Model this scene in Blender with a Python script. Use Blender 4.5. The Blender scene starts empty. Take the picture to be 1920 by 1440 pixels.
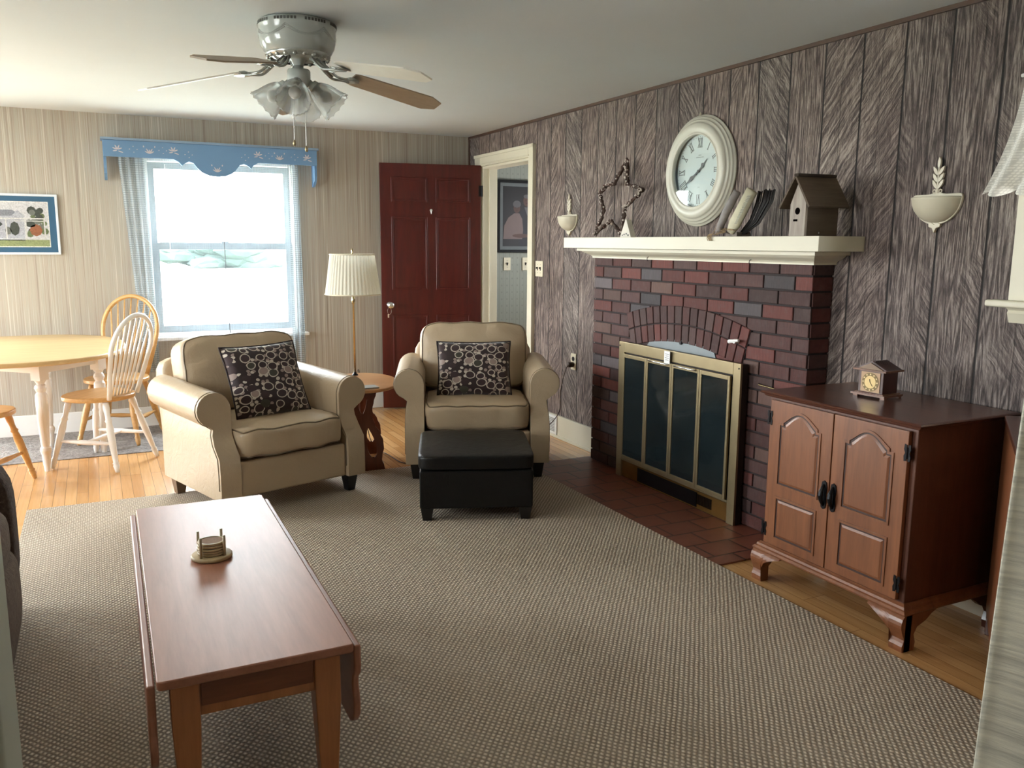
import bpy, bmesh, math, random
from mathutils import Vector, Matrix
random.seed(7)
PI = math.pi
sin, cos, rad = math.sin, math.cos, math.radians
scn = bpy.context.scene
COL = scn.collection

# ------------------------------------------------------------------ camera
cam_d = bpy.data.cameras.new('camera'); cam = bpy.data.objects.new('camera', cam_d); COL.objects.link(cam)
YAW, PITCH, ROLL, FPX = 0.457809, 0.165234, 0.0068009, 1579.2
fw = Vector((sin(YAW) * cos(PITCH), cos(YAW) * cos(PITCH), -sin(PITCH)))
rt = Vector((cos(YAW), -sin(YAW), 0)); up = rt.cross(fw)
r2 = cos(ROLL) * rt + sin(ROLL) * up; u2 = -sin(ROLL) * rt + cos(ROLL) * up
cam.matrix_world = Matrix(((r2.x, u2.x, -fw.x, 0), (r2.y, u2.y, -fw.y, 0), (r2.z, u2.z, -fw.z, 1.40), (0, 0, 0, 1)))
cam_d.sensor_width = 36; cam_d.lens = 36 * FPX / 1920; cam_d.clip_start = 0.02
scn.camera = cam

# ------------------------------------------------------------------ world, exposure, daylight portals
w = bpy.data.worlds.new('sky'); scn.world = w; w.use_nodes = True
nt = w.node_tree; nt.nodes.clear()
bg = nt.nodes.new('ShaderNodeBackground'); wo = nt.nodes.new('ShaderNodeOutputWorld')
tc = nt.nodes.new('ShaderNodeTexCoord'); sx = nt.nodes.new('ShaderNodeSeparateXYZ'); cr = nt.nodes.new('ShaderNodeValToRGB')
nt.links.new(tc.outputs['Generated'], sx.inputs[0]); nt.links.new(sx.outputs['Z'], cr.inputs[0])
cr.color_ramp.elements[0].position = 0.0; cr.color_ramp.elements[0].color = (0.97, 0.985, 1.0, 1)
cr.color_ramp.elements[1].position = 0.6; cr.color_ramp.elements[1].color = (0.86, 0.93, 1.0, 1)
nt.links.new(cr.outputs[0], bg.inputs[0]); bg.inputs[1].default_value = 15.0
nt.links.new(bg.outputs[0], wo.inputs[0])
scn.view_settings.view_transform = 'Standard'; scn.view_settings.look = 'None'
scn.view_settings.gamma = 1.0; scn.view_settings.use_curve_mapping = False
scn.view_settings.exposure = 1.32
scn.cycles.use_denoising = True
scn.cycles.max_bounces = 9; scn.cycles.diffuse_bounces = 5; scn.cycles.glossy_bounces = 4
scn.cycles.transmission_bounces = 6; scn.cycles.transparent_max_bounces = 12
scn.cycles.sample_clamp_indirect = 8.0; scn.cycles.caustics_reflective = False; scn.cycles.caustics_refractive = False

def portal(name, loc, direction, sx_, sy_):
    l = bpy.data.lights.new(name, 'AREA'); l.shape = 'RECTANGLE'; l.size = sx_; l.size_y = sy_
    l.cycles.is_portal = True
    o = bpy.data.objects.new(name, l); COL.objects.link(o); o.location = loc
    o.rotation_euler = Vector(direction).to_track_quat('-Z', 'Y').to_euler()
WX, FY, CZ = 2.979, 6.91, 2.30          # right wall, far wall, ceiling
LX, BY = -2.7, -2.0                      # left wall, back wall
portal('portal_far_window', (0.92, FY + 0.16, 1.345), (0, -1, 0), 1.10, 1.34)
portal('portal_left_window', (LX - 0.14, 5.5, 1.42), (1, 0, 0), 1.6, 1.3)
portal('portal_fill_window', (LX - 0.14, 2.6, 1.46), (1, 0, 0), 1.2, 1.2)  # portal of the added fill opening behind the sofa
portal('portal_patio_door', (-1.75, FY + 0.17, 1.06), (0, -1, 0), 1.3, 2.1)
portal('portal_right_window', (WX + 0.16, 1.45, 1.63), (-1, 0, 0), 0.86, 0.86)
portal('portal_hall_fill', (4.36, 6.25, 1.5), (-1, 0, 0), 0.42, 0.5)  # unseen opening added to bring light into the hall

# ------------------------------------------------------------------ node helpers
class NB:
    def __init__(s, name):
        s.m = bpy.data.materials.new(name); s.m.use_nodes = True; s.t = s.m.node_tree; s.t.nodes.clear()
        s.out = s.n('ShaderNodeOutputMaterial'); s.b = s.n('ShaderNodeBsdfPrincipled')
        s.l(s.b.outputs[0], s.out.inputs[0]); s.tc = s.n('ShaderNodeTexCoord')
    def n(s, t, **k):
        x = s.t.nodes.new(t)
        for a, v in k.items(): setattr(x, a, v)
        return x
    def l(s, a, b): s.t.links.new(a, b)
    def mapping(s, scale=(1, 1, 1), rot=(0, 0, 0), loc=(0, 0, 0), src='Object'):
        m = s.n('ShaderNodeMapping'); s.l(s.tc.outputs[src], m.inputs[0])
        m.inputs['Scale'].default_value = scale; m.inputs['Rotation'].default_value = rot; m.inputs['Location'].default_value = loc
        return m.outputs[0]
    def noise(s, vec, scale=5, detail=3, rough=.5, dist=0, dim='3D'):
        x = s.n('ShaderNodeTexNoise', noise_dimensions=dim)
        if vec is not None: s.l(vec, x.inputs['Vector'])
        x.inputs['Scale'].default_value = scale; x.inputs['Detail'].default_value = detail
        x.inputs['Roughness'].default_value = rough; x.inputs['Distortion'].default_value = dist
        return x.outputs['Fac']
    def ramp(s, fac, stops, interp='LINEAR'):
        x = s.n('ShaderNodeValToRGB'); s.l(fac, x.inputs[0]); x.color_ramp.interpolation = interp
        e = x.color_ramp.elements
        while len(e) < len(stops): e.new(.5)
        for i, (p, c) in enumerate(stops):
            e[i].position = p; e[i].color = (c[0], c[1], c[2], 1) if hasattr(c, '__len__') else (c, c, c, 1)
        return x.outputs[0]
    def mix(s, fac, a, b, mode='MIX'):
        x = s.n('ShaderNodeMix', data_type='RGBA', blend_type=mode)
        for v, i in ((fac, 0), (a, 6), (b, 7)):
            if hasattr(v, 'links'): s.l(v, x.inputs[i])
            elif i == 0: x.inputs[0].default_value = v
            else: x.inputs[i].default_value = (*v, 1)
        return x.outputs[2]
    def math(s, op, a, b=None):
        x = s.n('ShaderNodeMath', operation=op)
        for i, v in enumerate((a, b)):
            if v is None: continue
            if hasattr(v, 'links'): s.l(v, x.inputs[i])
            else: x.inputs[i].default_value = v
        return x.outputs[0]
    def sep(s, vec):
        x = s.n('ShaderNodeSeparateXYZ'); s.l(vec, x.inputs[0]); return x.outputs
    def comb(s, *v):
        x = s.n('ShaderNodeCombineXYZ')
        for i, a in enumerate(v):
            if hasattr(a, 'links'): s.l(a, x.inputs[i])
            else: x.inputs[i].default_value = a
        return x.outputs[0]
    def color(s, c):
        if hasattr(c, 'links'): s.l(c, s.b.inputs['Base Color'])
        else: s.b.inputs['Base Color'].default_value = (*c, 1)
    def bump(s, h, strength=.3, dist=.01):
        x = s.n('ShaderNodeBump'); s.l(h, x.inputs['Height']); x.inputs['Strength'].default_value = strength
        x.inputs['Distance'].default_value = dist; s.l(x.outputs[0], s.b.inputs['Normal'])
    def rough(s, r):
        if hasattr(r, 'links'): s.l(r, s.b.inputs['Roughness'])
        else: s.b.inputs['Roughness'].default_value = r
    def set(s, **k):
        for a, v in k.items(): s.b.inputs[a.replace('_', ' ')].default_value = v
        return s

def plain(name, c, rough=.5, metal=0.0, var=.06, nscale=20, bump=0.0, **k):
    b = NB(name); v = b.mapping()
    f = b.noise(v, nscale, 3)
    b.color(b.mix(f, tuple(x * (1 - var) for x in c), tuple(min(1, x * (1 + var)) for x in c)))
    b.rough(rough); b.b.inputs['Metallic'].default_value = metal
    if bump: b.bump(f, bump, .003)
    b.set(**k); return b.m

def wood(name, c1, c2, axis='X', rough=.4, scale=1.0, grain=1.0, coat=0.0):
    b = NB(name); s = {'X': (1.2, 14, 14), 'Y': (14, 1.2, 14), 'Z': (14, 14, 1.2)}[axis]
    v = b.mapping(tuple(x * scale for x in s))
    f1 = b.noise(v, 1.6, 4, .6, .6); f2 = b.noise(v, 9, 3, .6)
    f = b.math('ADD', b.math('MULTIPLY', f1, .7), b.math('MULTIPLY', f2, .3 * grain))
    b.color(b.ramp(f, [(.3, c2), (.62, c1), (.8, tuple(min(1, x * 1.12) for x in c1))]))
    b.rough(rough); b.bump(f2, .08, .002)
    if coat: b.set(Coat_Weight=coat, Coat_Roughness=.32)
    return b.m

# ------------------------------------------------------------------ mesh helpers
def link(name, bm, mat, parent=None, smooth=False, bevel=0, bseg=2, sub=0, kind=None, loc=None, rotz=None):
    bm.normal_update()
    me = bpy.data.meshes.new(name); bm.to_mesh(me); bm.free()
    for m in (mat if isinstance(mat, (list, tuple)) else [mat]): me.materials.append(m)
    o = bpy.data.objects.new(name, me); COL.objects.link(o)
    if parent: o.parent = parent
    if loc: o.location = loc
    if rotz: o.rotation_euler[2] = rotz
    if bevel:
        md = o.modifiers.new('bevel', 'BEVEL'); md.width = bevel; md.segments = bseg; md.limit_method = 'ANGLE'; md.angle_limit = rad(40)
        md.harden_normals = True
        smooth = True
    if sub:
        md = o.modifiers.new('sub', 'SUBSURF'); md.levels = sub; md.render_levels = sub; smooth = True
    if smooth: me.polygons.foreach_set('use_smooth', [True] * len(me.polygons))
    if kind: o['kind'] = kind
    return o

def tag(o, label, cat, group=None, kind=None):
    o['label'] = label; o['category'] = cat
    if group: o['group'] = group
    if kind: o['kind'] = kind
    return o

def root(name, loc, rz, label, cat, group=None):
    o = bpy.data.objects.new(name, None); COL.objects.link(o); o.location = loc; o.rotation_euler[2] = rz
    o.empty_display_size = .05
    return tag(o, label, cat, group)

def copy_tree(o, parent=None):
    c = o.copy(); COL.objects.link(c); c.parent = parent
    for ch in [x for x in o.children]: copy_tree(ch, c)
    return c

def B(): return bmesh.new()

def box(bm, x0, x1, y0, y1, z0, z1, M=None, mi=0):
    vs = [Vector((x, y, z)) for z in (z0, z1) for y in (y0, y1) for x in (x0, x1)]
    if M: vs = [M @ v for v in vs]
    v = [bm.verts.new(p) for p in vs]
    for f in ((0, 2, 3, 1), (4, 5, 7, 6), (0, 1, 5, 4), (2, 6, 7, 3), (0, 4, 6, 2), (1, 3, 7, 5)):
        bm.faces.new([v[i] for i in f]).material_index = mi
    return bm

def prism(bm, pts, fn, t0, t1, mi=0):
    """closed 2D polygon pts (ccw); fn(u,v,t)->Vector"""
    a = [bm.verts.new(fn(u, v, t0)) for u, v in pts]; b = [bm.verts.new(fn(u, v, t1)) for u, v in pts]
    n = len(pts)
    bm.faces.new(list(reversed(a))).material_index = mi; bm.faces.new(b).material_index = mi
    for i in range(n): bm.faces.new((a[i], a[(i + 1) % n], b[(i + 1) % n], b[i])).material_index = mi
    bmesh.ops.recalc_face_normals(bm, faces=bm.faces[:])
    return bm

def XZ(y=0): return lambda u, v, t: Vector((u, y + t, v))
def XY(z=0): return lambda u, v, t: Vector((u, v, z + t))
def YZ(x=0): return lambda u, v, t: Vector((x + t, u, v))
def wallR(y0, z0, x=WX): return lambda u, v, t: Vector((x - t, y0 - u, z0 + v))   # plane on the right wall seen from the room: u right, v up, t out

def ring_prism(bm, outer, inner, fn, t0, t1, mi=0):
    n = len(outer)
    o0 = [bm.verts.new(fn(*p, t0)) for p in outer]; o1 = [bm.verts.new(fn(*p, t1)) for p in outer]
    i0 = [bm.verts.new(fn(*p, t0)) for p in inner]; i1 = [bm.verts.new(fn(*p, t1)) for p in inner]
    for k in range(n):
        j = (k + 1) % n
        for f in ((o0[k], o0[j], o1[j], o1[k]), (i0[j], i0[k], i1[k], i1[j]), (o1[k], o1[j], i1[j], i1[k]), (o0[j], o0[k], i0[k], i0[j])):
            bm.faces.new(f).material_index = mi
    bmesh.ops.recalc_face_normals(bm, faces=bm.faces[:])
    return bm

def rect(x0, x1, y0, y1): return [(x0, y0), (x1, y0), (x1, y1), (x0, y1)]

def lathe(bm, prof, seg=24, M=None, caps=True, mi=0, fold=0, nf=0):
    rings = []
    for r, z in prof:
        ring = []
        for i in range(seg):
            a = 2 * PI * i / seg; rr = r * (1 + (fold * cos(nf * a) if nf else 0))
            p = Vector((rr * cos(a), rr * sin(a), z)); ring.append(bm.verts.new(M @ p if M else p))
        rings.append(ring)
    for a, b in zip(rings, rings[1:]):
        for i in range(seg):
            j = (i + 1) % seg; bm.faces.new((a[i], a[j], b[j], b[i])).material_index = mi
    if caps:
        bm.faces.new(list(reversed(rings[0]))).material_index = mi; bm.faces.new(rings[-1]).material_index = mi
    return bm

def tube(bm, pts, r, seg=8, closed=False, mi=0, flat=1.0, up=None):
    pts = [Vector(p) for p in pts]; n = len(pts); rs = r if hasattr(r, '__len__') else [r] * n
    rings = []; nrm = None
    for i, p in enumerate(pts):
        if closed: t = pts[(i + 1) % n] - pts[i - 1]
        else: t = pts[min(i + 1, n - 1)] - pts[max(i - 1, 0)]
        t.normalize()
        if up is not None: nrm = Vector(up)
        elif nrm is None: nrm = Vector((0, 0, 1)) if abs(t.z) < .9 else Vector((1, 0, 0))
        nrm = (nrm - t * nrm.dot(t)).normalized(); bn = t.cross(nrm)
        rings.append([bm.verts.new(p + (nrm * cos(2 * PI * k / seg) * rs[i] + bn * sin(2 * PI * k / seg) * rs[i] * flat)) for k in range(seg)])
    m = n if closed else n - 1
    for i in range(m):
        a, b = rings[i], rings[(i + 1) % n]
        for k in range(seg):
            j = (k + 1) % seg; bm.faces.new((a[k], a[j], b[j], b[k])).material_index = mi
    if not closed:
        bm.faces.new(list(reversed(rings[0]))).material_index = mi; bm.faces.new(rings[-1]).material_index = mi
    bmesh.ops.recalc_face_normals(bm, faces=bm.faces[:])
    return bm

def along(p0, p1):
    """matrix taking local z axis segment of unit length onto p0->p1"""
    p0 = Vector(p0); d = Vector(p1) - p0
    q = d.to_track_quat('Z', 'Y')
    return Matrix.Translation(p0) @ q.to_matrix().to_4x4(), d.length

def catmull(pts, k=6, closed=False):
    P = [Vector(p) for p in pts]; n = len(P); out = []
    rng = range(n) if closed else range(n - 1)
    for i in rng:
        p0 = P[i - 1] if (closed or i > 0) else P[0]; p1 = P[i]; p2 = P[(i + 1) % n]
        p3 = P[(i + 2) % n] if (closed or i + 2 < n) else P[-1]
        for j in range(k):
            t = j / k
            out.append(.5 * ((2 * p1) + (p2 - p0) * t + (2 * p0 - 5 * p1 + 4 * p2 - p3) * t * t + (3 * p1 - p0 - 3 * p2 + p3) * t ** 3))
    if not closed: out.append(P[-1])
    return out

def cushion_seam(bm, sx, sy, sz, e, puff, M, wr, seed, zc, r=.0045, n=20):
    rnd = random.Random(seed); ph = [rnd.uniform(0, 6) for _ in range(6)]; pts = []
    per = [(-1 + 2 * k / n, -1) for k in range(n)] + [(1, -1 + 2 * k / n) for k in range(n)] + [(1 - 2 * k / n, 1) for k in range(n)] + [(-1, 1 - 2 * k / n) for k in range(n)]
    for x, y in per:
        z = zc; k = 1 / (abs(x) ** e + abs(y) ** e + abs(z) ** e) ** (1 / e); x, y, z = x * k, y * k, z * k
        p = Vector((x * sx / 2, y * sy / 2, z * (1 + puff * (1 - x * x) * (1 - y * y)) * sz / 2))
        p.z += wr * (sin(9 * x + ph[0] + 3 * y) * sin(7 * y + ph[1]) + .6 * sin(15 * x * y + ph[2])) * abs(z); p.y += wr * sin(11 * x + ph[3]) * .7 * abs(y)
        pts.append(M @ p)
    return tube(bm, pts, r, 6, closed=True)

def cushion(bm, sx, sy, sz, n=14, e=5.0, puff=.25, M=None, wr=0.0, seed=0):
    """soft box: superellipsoid-like with domed faces"""
    rnd = random.Random(seed); ph = [rnd.uniform(0, 6) for _ in range(6)]
    tmp = bmesh.new(); bmesh.ops.create_cube(tmp, size=2); bmesh.ops.subdivide_edges(tmp, edges=tmp.edges[:], cuts=n, use_grid_fill=True)
    mp = {}
    for v in tmp.verts:
        x, y, z = v.co
        l = (abs(x) ** e + abs(y) ** e + abs(z) ** e) ** (1 / e); m = max(abs(x), abs(y), abs(z))
        k = m / l
        x, y, z = x * k, y * k, z * k
        dz = puff * (1 - x * x) * (1 - y * y)
        p = Vector((x * sx / 2, y * sy / 2, (z * (1 + dz)) * sz / 2))
        if wr:
            p.z += wr * (sin(9 * x + ph[0] + 3 * y) * sin(7 * y + ph[1]) + .6 * sin(15 * x * y + ph[2])) * (abs(z))
            p.y += wr * sin(11 * x + ph[3]) * .7 * abs(y)
        mp[v] = bm.verts.new(M @ p if M else p)
    for f in tmp.faces: bm.faces.new([mp[v] for v in f.verts])
    tmp.free(); return bm

# ------------------------------------------------------------------ materials
def m_wallpaper():
    b = NB('striped_wallpaper'); v = b.mapping((1, 1, 1)); s = b.sep(v)
    q = b.comb(b.math('MULTIPLY', b.math('ADD', s[0], s[1]), 1.0), 0, b.math('MULTIPLY', s[2], .006))
    f1 = b.noise(q, 125, 2, .6); f2 = b.noise(q, 330, 2, .5); f3 = b.noise(q, 40, 1)
    f = b.math('ADD', b.math('ADD', b.math('MULTIPLY', f1, .55), b.math('MULTIPLY', f2, .25)), b.math('MULTIPLY', f3, .2))
    c = b.ramp(f, [(.36, (.27, .225, .18)), (.43, (.35, .30, .245)), (.49, (.43, .385, .32)), (.54, (.37, .345, .29)), (.6, (.53, .49, .42)), (.68, (.66, .62, .55))])
    b.color(c); b.rough(.7); b.bump(f1, .05, .002); return b.m
def m_planks():
    b = NB('barn_board_panelling'); v = b.mapping(); s = b.sep(v)
    u = b.math('SUBTRACT', s[1], 2.069 - .2107 * 40); pu = b.math('DIVIDE', u, .2107)
    idx = b.math('FLOOR', pu); fr = b.math('FRACT', pu)
    wn = b.n('ShaderNodeTexWhiteNoise', noise_dimensions='1D'); b.l(idx, wn.inputs['W']); r1 = wn.outputs['Value']
    wn2 = b.n('ShaderNodeTexWhiteNoise', noise_dimensions='1D'); b.l(b.math('ADD', idx, 77.3), wn2.inputs['W']); r2_ = wn2.outputs['Value']
    off = b.math('MULTIPLY', r1, 37.0)
    # straight cathedral grain
    big = b.noise(b.comb(b.math('ADD', s[1], off), s[2], 0), 1.0, 2, .5)
    cg = b.comb(b.math('MULTIPLY', b.math('ADD', s[1], off), 13), 0, b.math('ADD', b.math('MULTIPLY', s[2], .9), off))
    wv = b.n('ShaderNodeTexNoise'); b.l(cg, wv.inputs['Vector']); wv.inputs['Scale'].default_value = 1.2; wv.inputs['Detail'].default_value = 2.2
    g = b.math('FRACT', b.math('MULTIPLY', wv.outputs['Fac'], 13.0))
    g = b.math('PINGPONG', g, .5); g = b.math('MULTIPLY', g, 2.0)
    fine = b.noise(b.comb(b.math('MULTIPLY', s[1], 110), 0, b.math('MULTIPLY', s[2], 11)), 1.5, 5, .75, .6)
    # diagonal saw marks
    sgn = b.math('SUBTRACT', b.math('MULTIPLY', b.math('LESS_THAN', r2_, .25), 2.0), 1.0)
    dg = b.math('ADD', b.math('MULTIPLY', s[1], b.math('MULTIPLY', sgn, -62.0)), b.math('MULTIPLY', s[2], 46.0))
    warp = b.noise(v, 7, 3, .6)
    dg2 = b.comb(b.math('ADD', dg, b.math('MULTIPLY', warp, 3.0)), b.math('MULTIPLY', s[2], 6.0), off)
    saw = b.noise(dg2, 1.15, 5, .8, .5)
    patch = b.noise(b.comb(b.math('ADD', b.math('MULTIPLY', s[1], 3.2), off), 0, b.math('MULTIPLY', s[2], 1.1)), 1.6, 2, .5)
    pm = b.ramp(b.math('ADD', patch, b.math('MULTIPLY', b.math('SUBTRACT', r1, .5), .35)), [(.44, 0.0), (.56, 1.0)])
    gr = b.mix(.5, b.ramp(g, [(.0, .15), (1, .85)]), b.ramp(fine, [(.3, 0.0), (.7, 1.0)]))
    sw = b.mix(.35, b.ramp(saw, [(.33, 0.0), (.66, 1.0)]), b.ramp(fine, [(.3, 0.0), (.7, 1.0)]))
    h = b.mix(pm, gr, sw)
    c = b.ramp(h, [(.10, (.022, .016, .015)), (.34, (.075, .058, .053)), (.50, (.165, .132, .118)), (.68, (.33, .285, .25)), (.9, (.52, .465, .41))])
    mo = b.noise(v, 2.2, 3, .6)
    c = b.mix(b.ramp(mo, [(.38, 0.0), (.62, .85)]), c, b.mix(1.0, c, (.66, .62, .64), 'MULTIPLY'))
    c = b.mix(b.math('MULTIPLY', r2_, .5), c, b.mix(1.0, c, (1.22, 1.05, .98), 'MULTIPLY'))
    d = b.math('MINIMUM', fr, b.math('SUBTRACT', 1.0, fr))
    gv = b.ramp(d, [(.0, 1.0), (.017, .95), (.028, 0.0)])
    # a shallower second groove somewhere in each board
    f2 = b.math('ABSOLUTE', b.math('SUBTRACT', fr, b.math('ADD', .3, b.math('MULTIPLY', r2_, .4))))
    gv2 = b.ramp(f2, [(.0, .5), (.008, .45), (.014, 0.0)])
    gm = b.math('MAXIMUM', gv, gv2)
    c = b.mix(gm, c, (.012, .009, .009)); b.color(c)
    hh = b.math('SUBTRACT', h, b.math('MULTIPLY', gm, 2.0)); b.bump(hh, .55, .006); b.rough(.72); return b.m
def m_floor():
    b = NB('oak_strip_floor'); s = b.sep(b.mapping())
    v = b.comb(s[1], s[0], 0)
    br = b.n('ShaderNodeTexBrick'); b.l(v, br.inputs['Vector']); br.offset = .37; br.offset_frequency = 3
    br.inputs['Scale'].default_value = 1; br.inputs['Brick Width'].default_value = .78; br.inputs['Row Height'].default_value = .0572
    br.inputs['Mortar Size'].default_value = .0009; br.inputs['Mortar Smooth'].default_value = .2; br.inputs['Bias'].default_value = .0
    br.inputs['Color1'].default_value = (.52, .27, .10, 1); br.inputs['Color2'].default_value = (.66, .38, .16, 1); br.inputs['Mortar'].default_value = (.16, .07, .03, 1)
    g = b.noise(b.comb(b.math('MULTIPLY', s[0], 60), b.math('MULTIPLY', s[1], 3), 0), 1.0, 4, .65, .4)
    c = b.mix(b.ramp(g, [(.35, .45), (.6, 0.0)]), br.outputs[0], b.mix(1.0, br.outputs[0], (.72, .62, .5), 'MULTIPLY'))
    b.color(c); b.rough(.27); b.bump(br.outputs['Fac'], .12, -.001); b.set(Coat_Weight=.25, Coat_Roughness=.15); return b.m
def m_carpet(name, c_hi, c_lo, pitch=.0125, rows=True):
    b = NB(name); v = b.mapping(); s = b.sep(v)
    wx = b.noise(v, 14, 2); wy = b.noise(b.mapping(loc=(5, 3, 1)), 14, 2)
    k = 2 * PI / pitch
    x = b.math('MULTIPLY', b.math('ADD', s[0], b.math('MULTIPLY', wx, .008)), k * .62)
    y = b.math('MULTIPLY', b.math('ADD', s[1], b.math('MULTIPLY', wy, .008)), k * .5)
    a = b.math('SINE', b.math('ADD', x, y)); c_ = b.math('SINE', b.math('SUBTRACT', x, y))
    h = b.math('ADD', b.math('MULTIPLY', b.math('MULTIPLY', b.math('ADD', a, 1.0), b.math('ADD', c_, 1.0)), .25), b.math('MULTIPLY', b.noise(v, 260, 2, .7), .45))
    big = b.noise(v, 1.7, 3)
    f = b.math('ADD', h, b.math('MULTIPLY', b.math('SUBTRACT', big, .5), .25))
    b.color(b.ramp(f, [(.12, c_lo), (.5, tuple((p + q) / 2 for p, q in zip(c_hi, c_lo))), (.95, c_hi)]))
    b.rough(.95); b.bump(h, .6, .006); b.set(Specular_IOR_Level=.1); return b.m
def m_shag(name, c1, c2):
    b = NB(name); v = b.mapping(); f = b.noise(v, 55, 4, .7); g = b.noise(v, 6, 3)
    b.color(b.ramp(b.math('ADD', b.math('MULTIPLY', f, .7), b.math('MULTIPLY', g, .3)), [(.35, c2), (.62, c1)])); b.rough(1); b.bump(f, 1, .02); return b.m
def m_tile():
    b = NB('quarry_tile'); s = b.sep(b.mapping(loc=(.0, .035, 0)))
    br = b.n('ShaderNodeTexBrick'); b.l(b.comb(s[0], s[1], 0), br.inputs['Vector']); br.offset = .5
    br.inputs['Scale'].default_value = 1; br.inputs['Brick Width'].default_value = .203; br.inputs['Row Height'].default_value = .152
    br.inputs['Mortar Size'].default_value = .0055; br.inputs['Mortar Smooth'].default_value = .3
    br.inputs['Color1'].default_value = (.155, .045, .026, 1); br.inputs['Color2'].default_value = (.20, .062, .035, 1); br.inputs['Mortar'].default_value = (.022, .010, .008, 1)
    f = b.noise(b.mapping(), 18, 4, .6)
    b.color(b.mix(b.ramp(f, [(.35, .4), (.65, 0.0)]), br.outputs[0], (.11, .035, .022))); b.rough(.42); b.bump(br.outputs['Fac'], .5, -.003); return b.m
def m_brick():
    b = NB('wirecut_brick'); a = b.n('ShaderNodeVertexColor'); a.layer_name = 'tone'
    v = b.mapping(); s = b.sep(v)
    f = b.noise(b.comb(b.math('MULTIPLY', s[0], 8), b.math('MULTIPLY', s[1], 190), b.math('MULTIPLY', s[2], 12)), 1, 3, .7)
    g = b.noise(v, 26, 3, .6)
    c = b.mix(b.ramp(f, [(.3, .8), (.7, 0.0)]), a.outputs['Color'], b.mix(1.0, a.outputs['Color'], (.45, .42, .42), 'MULTIPLY'))
    c = b.mix(b.ramp(g, [(.5, 0.0), (.8, .35)]), c, (.10, .075, .075))
    b.color(c); b.rough(.78); b.bump(f, .5, .003); return b.m
def m_fabric_pebbles():
    b = NB('pebble_print_fabric'); v = b.mapping((1, 1, 0)); s = b.sep(v)
    wq = b.noise(v, 9, 1); wv = b.comb(b.math('ADD', s[0], b.math('MULTIPLY', wq, .02)), b.math('ADD', b.math('MULTIPLY', s[1], 1.25), b.math('MULTIPLY', wq, .03)), 0)
    dark, cream, mauve, olive = (.022, .010, .010), (.50, .43, .36), (.27, .20, .175), (.045, .04, .028)
    def cells(scale, off, rr):
        m = b.n('ShaderNodeVectorMath', operation='ADD'); b.l(wv, m.inputs[0]); m.inputs[1].default_value = off
        vo = b.n('ShaderNodeTexVoronoi', voronoi_dimensions='2D'); b.l(m.outputs[0], vo.inputs['Vector']); vo.inputs['Scale'].default_value = scale; vo.inputs['Randomness'].default_value = rr
        cs = b.n('ShaderNodeSeparateColor'); b.l(vo.outputs['Color'], cs.inputs[0])
        return vo.outputs['Distance'], cs.outputs
    d1, c1 = cells(14.5, (3.1, 2.2, 0), .8); d2, c2 = cells(33, (7.7, 1.2, 0), .9)
    base = b.mix(b.math('MULTIPLY', b.math('LESS_THAN', d2, .36), b.math('GREATER_THAN', c2[0], .30)), dark, b.mix(b.math('GREATER_THAN', c2[1], .5), mauve, cream))
    rsz = b.math('ADD', .32, b.math('MULTIPLY', c1[2], .14))
    ins = b.math('LESS_THAN', d1, rsz); ring = b.math('MULTIPLY', ins, b.math('GREATER_THAN', d1, b.math('SUBTRACT', rsz, .085)))
    ringed = b.math('GREATER_THAN', c1[0], .38)
    fill = b.mix(b.math('GREATER_THAN', c1[1], .6), (.035, .016, .017), b.mix(b.math('GREATER_THAN', c1[1], .82), olive, mauve))
    c = b.mix(ins, base, fill); c = b.mix(b.math('MULTIPLY', ring, ringed), c, cream)
    b.color(c); b.rough(.85); b.bump(b.noise(b.mapping(), 500, 1), .2, .001); b.set(Sheen_Weight=.2); return b.m
def m_leather(name, c, rough=.42, var=.08, coat=0.0):
    b = NB(name); v = b.mapping(); f = b.noise(v, 5, 3); vo = b.n('ShaderNodeTexVoronoi'); b.l(v, vo.inputs[0]); vo.inputs['Scale'].default_value = 220
    wr = b.noise(v, 9, 4, .55, 1.6)
    b.color(b.mix(f, tuple(x * (1 - var) for x in c), tuple(x * (1 + var) for x in c))); b.rough(rough)
    b.bump(b.math('ADD', b.math('MULTIPLY', vo.outputs['Distance'], .10), b.math('MULTIPLY', wr, 1.3)), .30, .010)
    if coat: b.set(Coat_Weight=coat, Coat_Roughness=.2)
    return b.m
def m_sheer(name, tint, alpha, cell, hi=.25):
    b = NB(name); s = b.sep(b.mapping()); v = b.comb(b.math('ADD', s[0], s[1]), s[2], 0)
    s2 = b.sep(v); k = PI / cell
    gx = b.math('ABSOLUTE', b.math('SINE', b.math('MULTIPLY', s2[0], k))); gz = b.math('ABSOLUTE', b.math('SINE', b.math('MULTIPLY', s2[1], k)))
    dots = b.ramp(b.math('MULTIPLY', gx, gz), [(.35, 0.0), (.6, 1.0)])
    al = b.math('SUBTRACT', alpha, b.math('MULTIPLY', dots, -hi))
    tr = b.n('ShaderNodeBsdfTransparent'); tl = b.n('ShaderNodeBsdfTranslucent'); df = b.n('ShaderNodeBsdfDiffuse')
    tl.inputs[0].default_value = (*tint, 1); df.inputs[0].default_value = (*tint, 1)
    m1 = b.n('ShaderNodeMixShader'); m1.inputs[0].default_value = .10; b.l(df.outputs[0], m1.inputs[1]); b.l(tl.outputs[0], m1.inputs[2])
    m2 = b.n('ShaderNodeMixShader'); b.l(al, m2.inputs[0]); b.l(tr.outputs[0], m2.inputs[1]); b.l(m1.outputs[0], m2.inputs[2])
    b.l(m2.outputs[0], b.out.inputs[0]); return b.m
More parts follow.
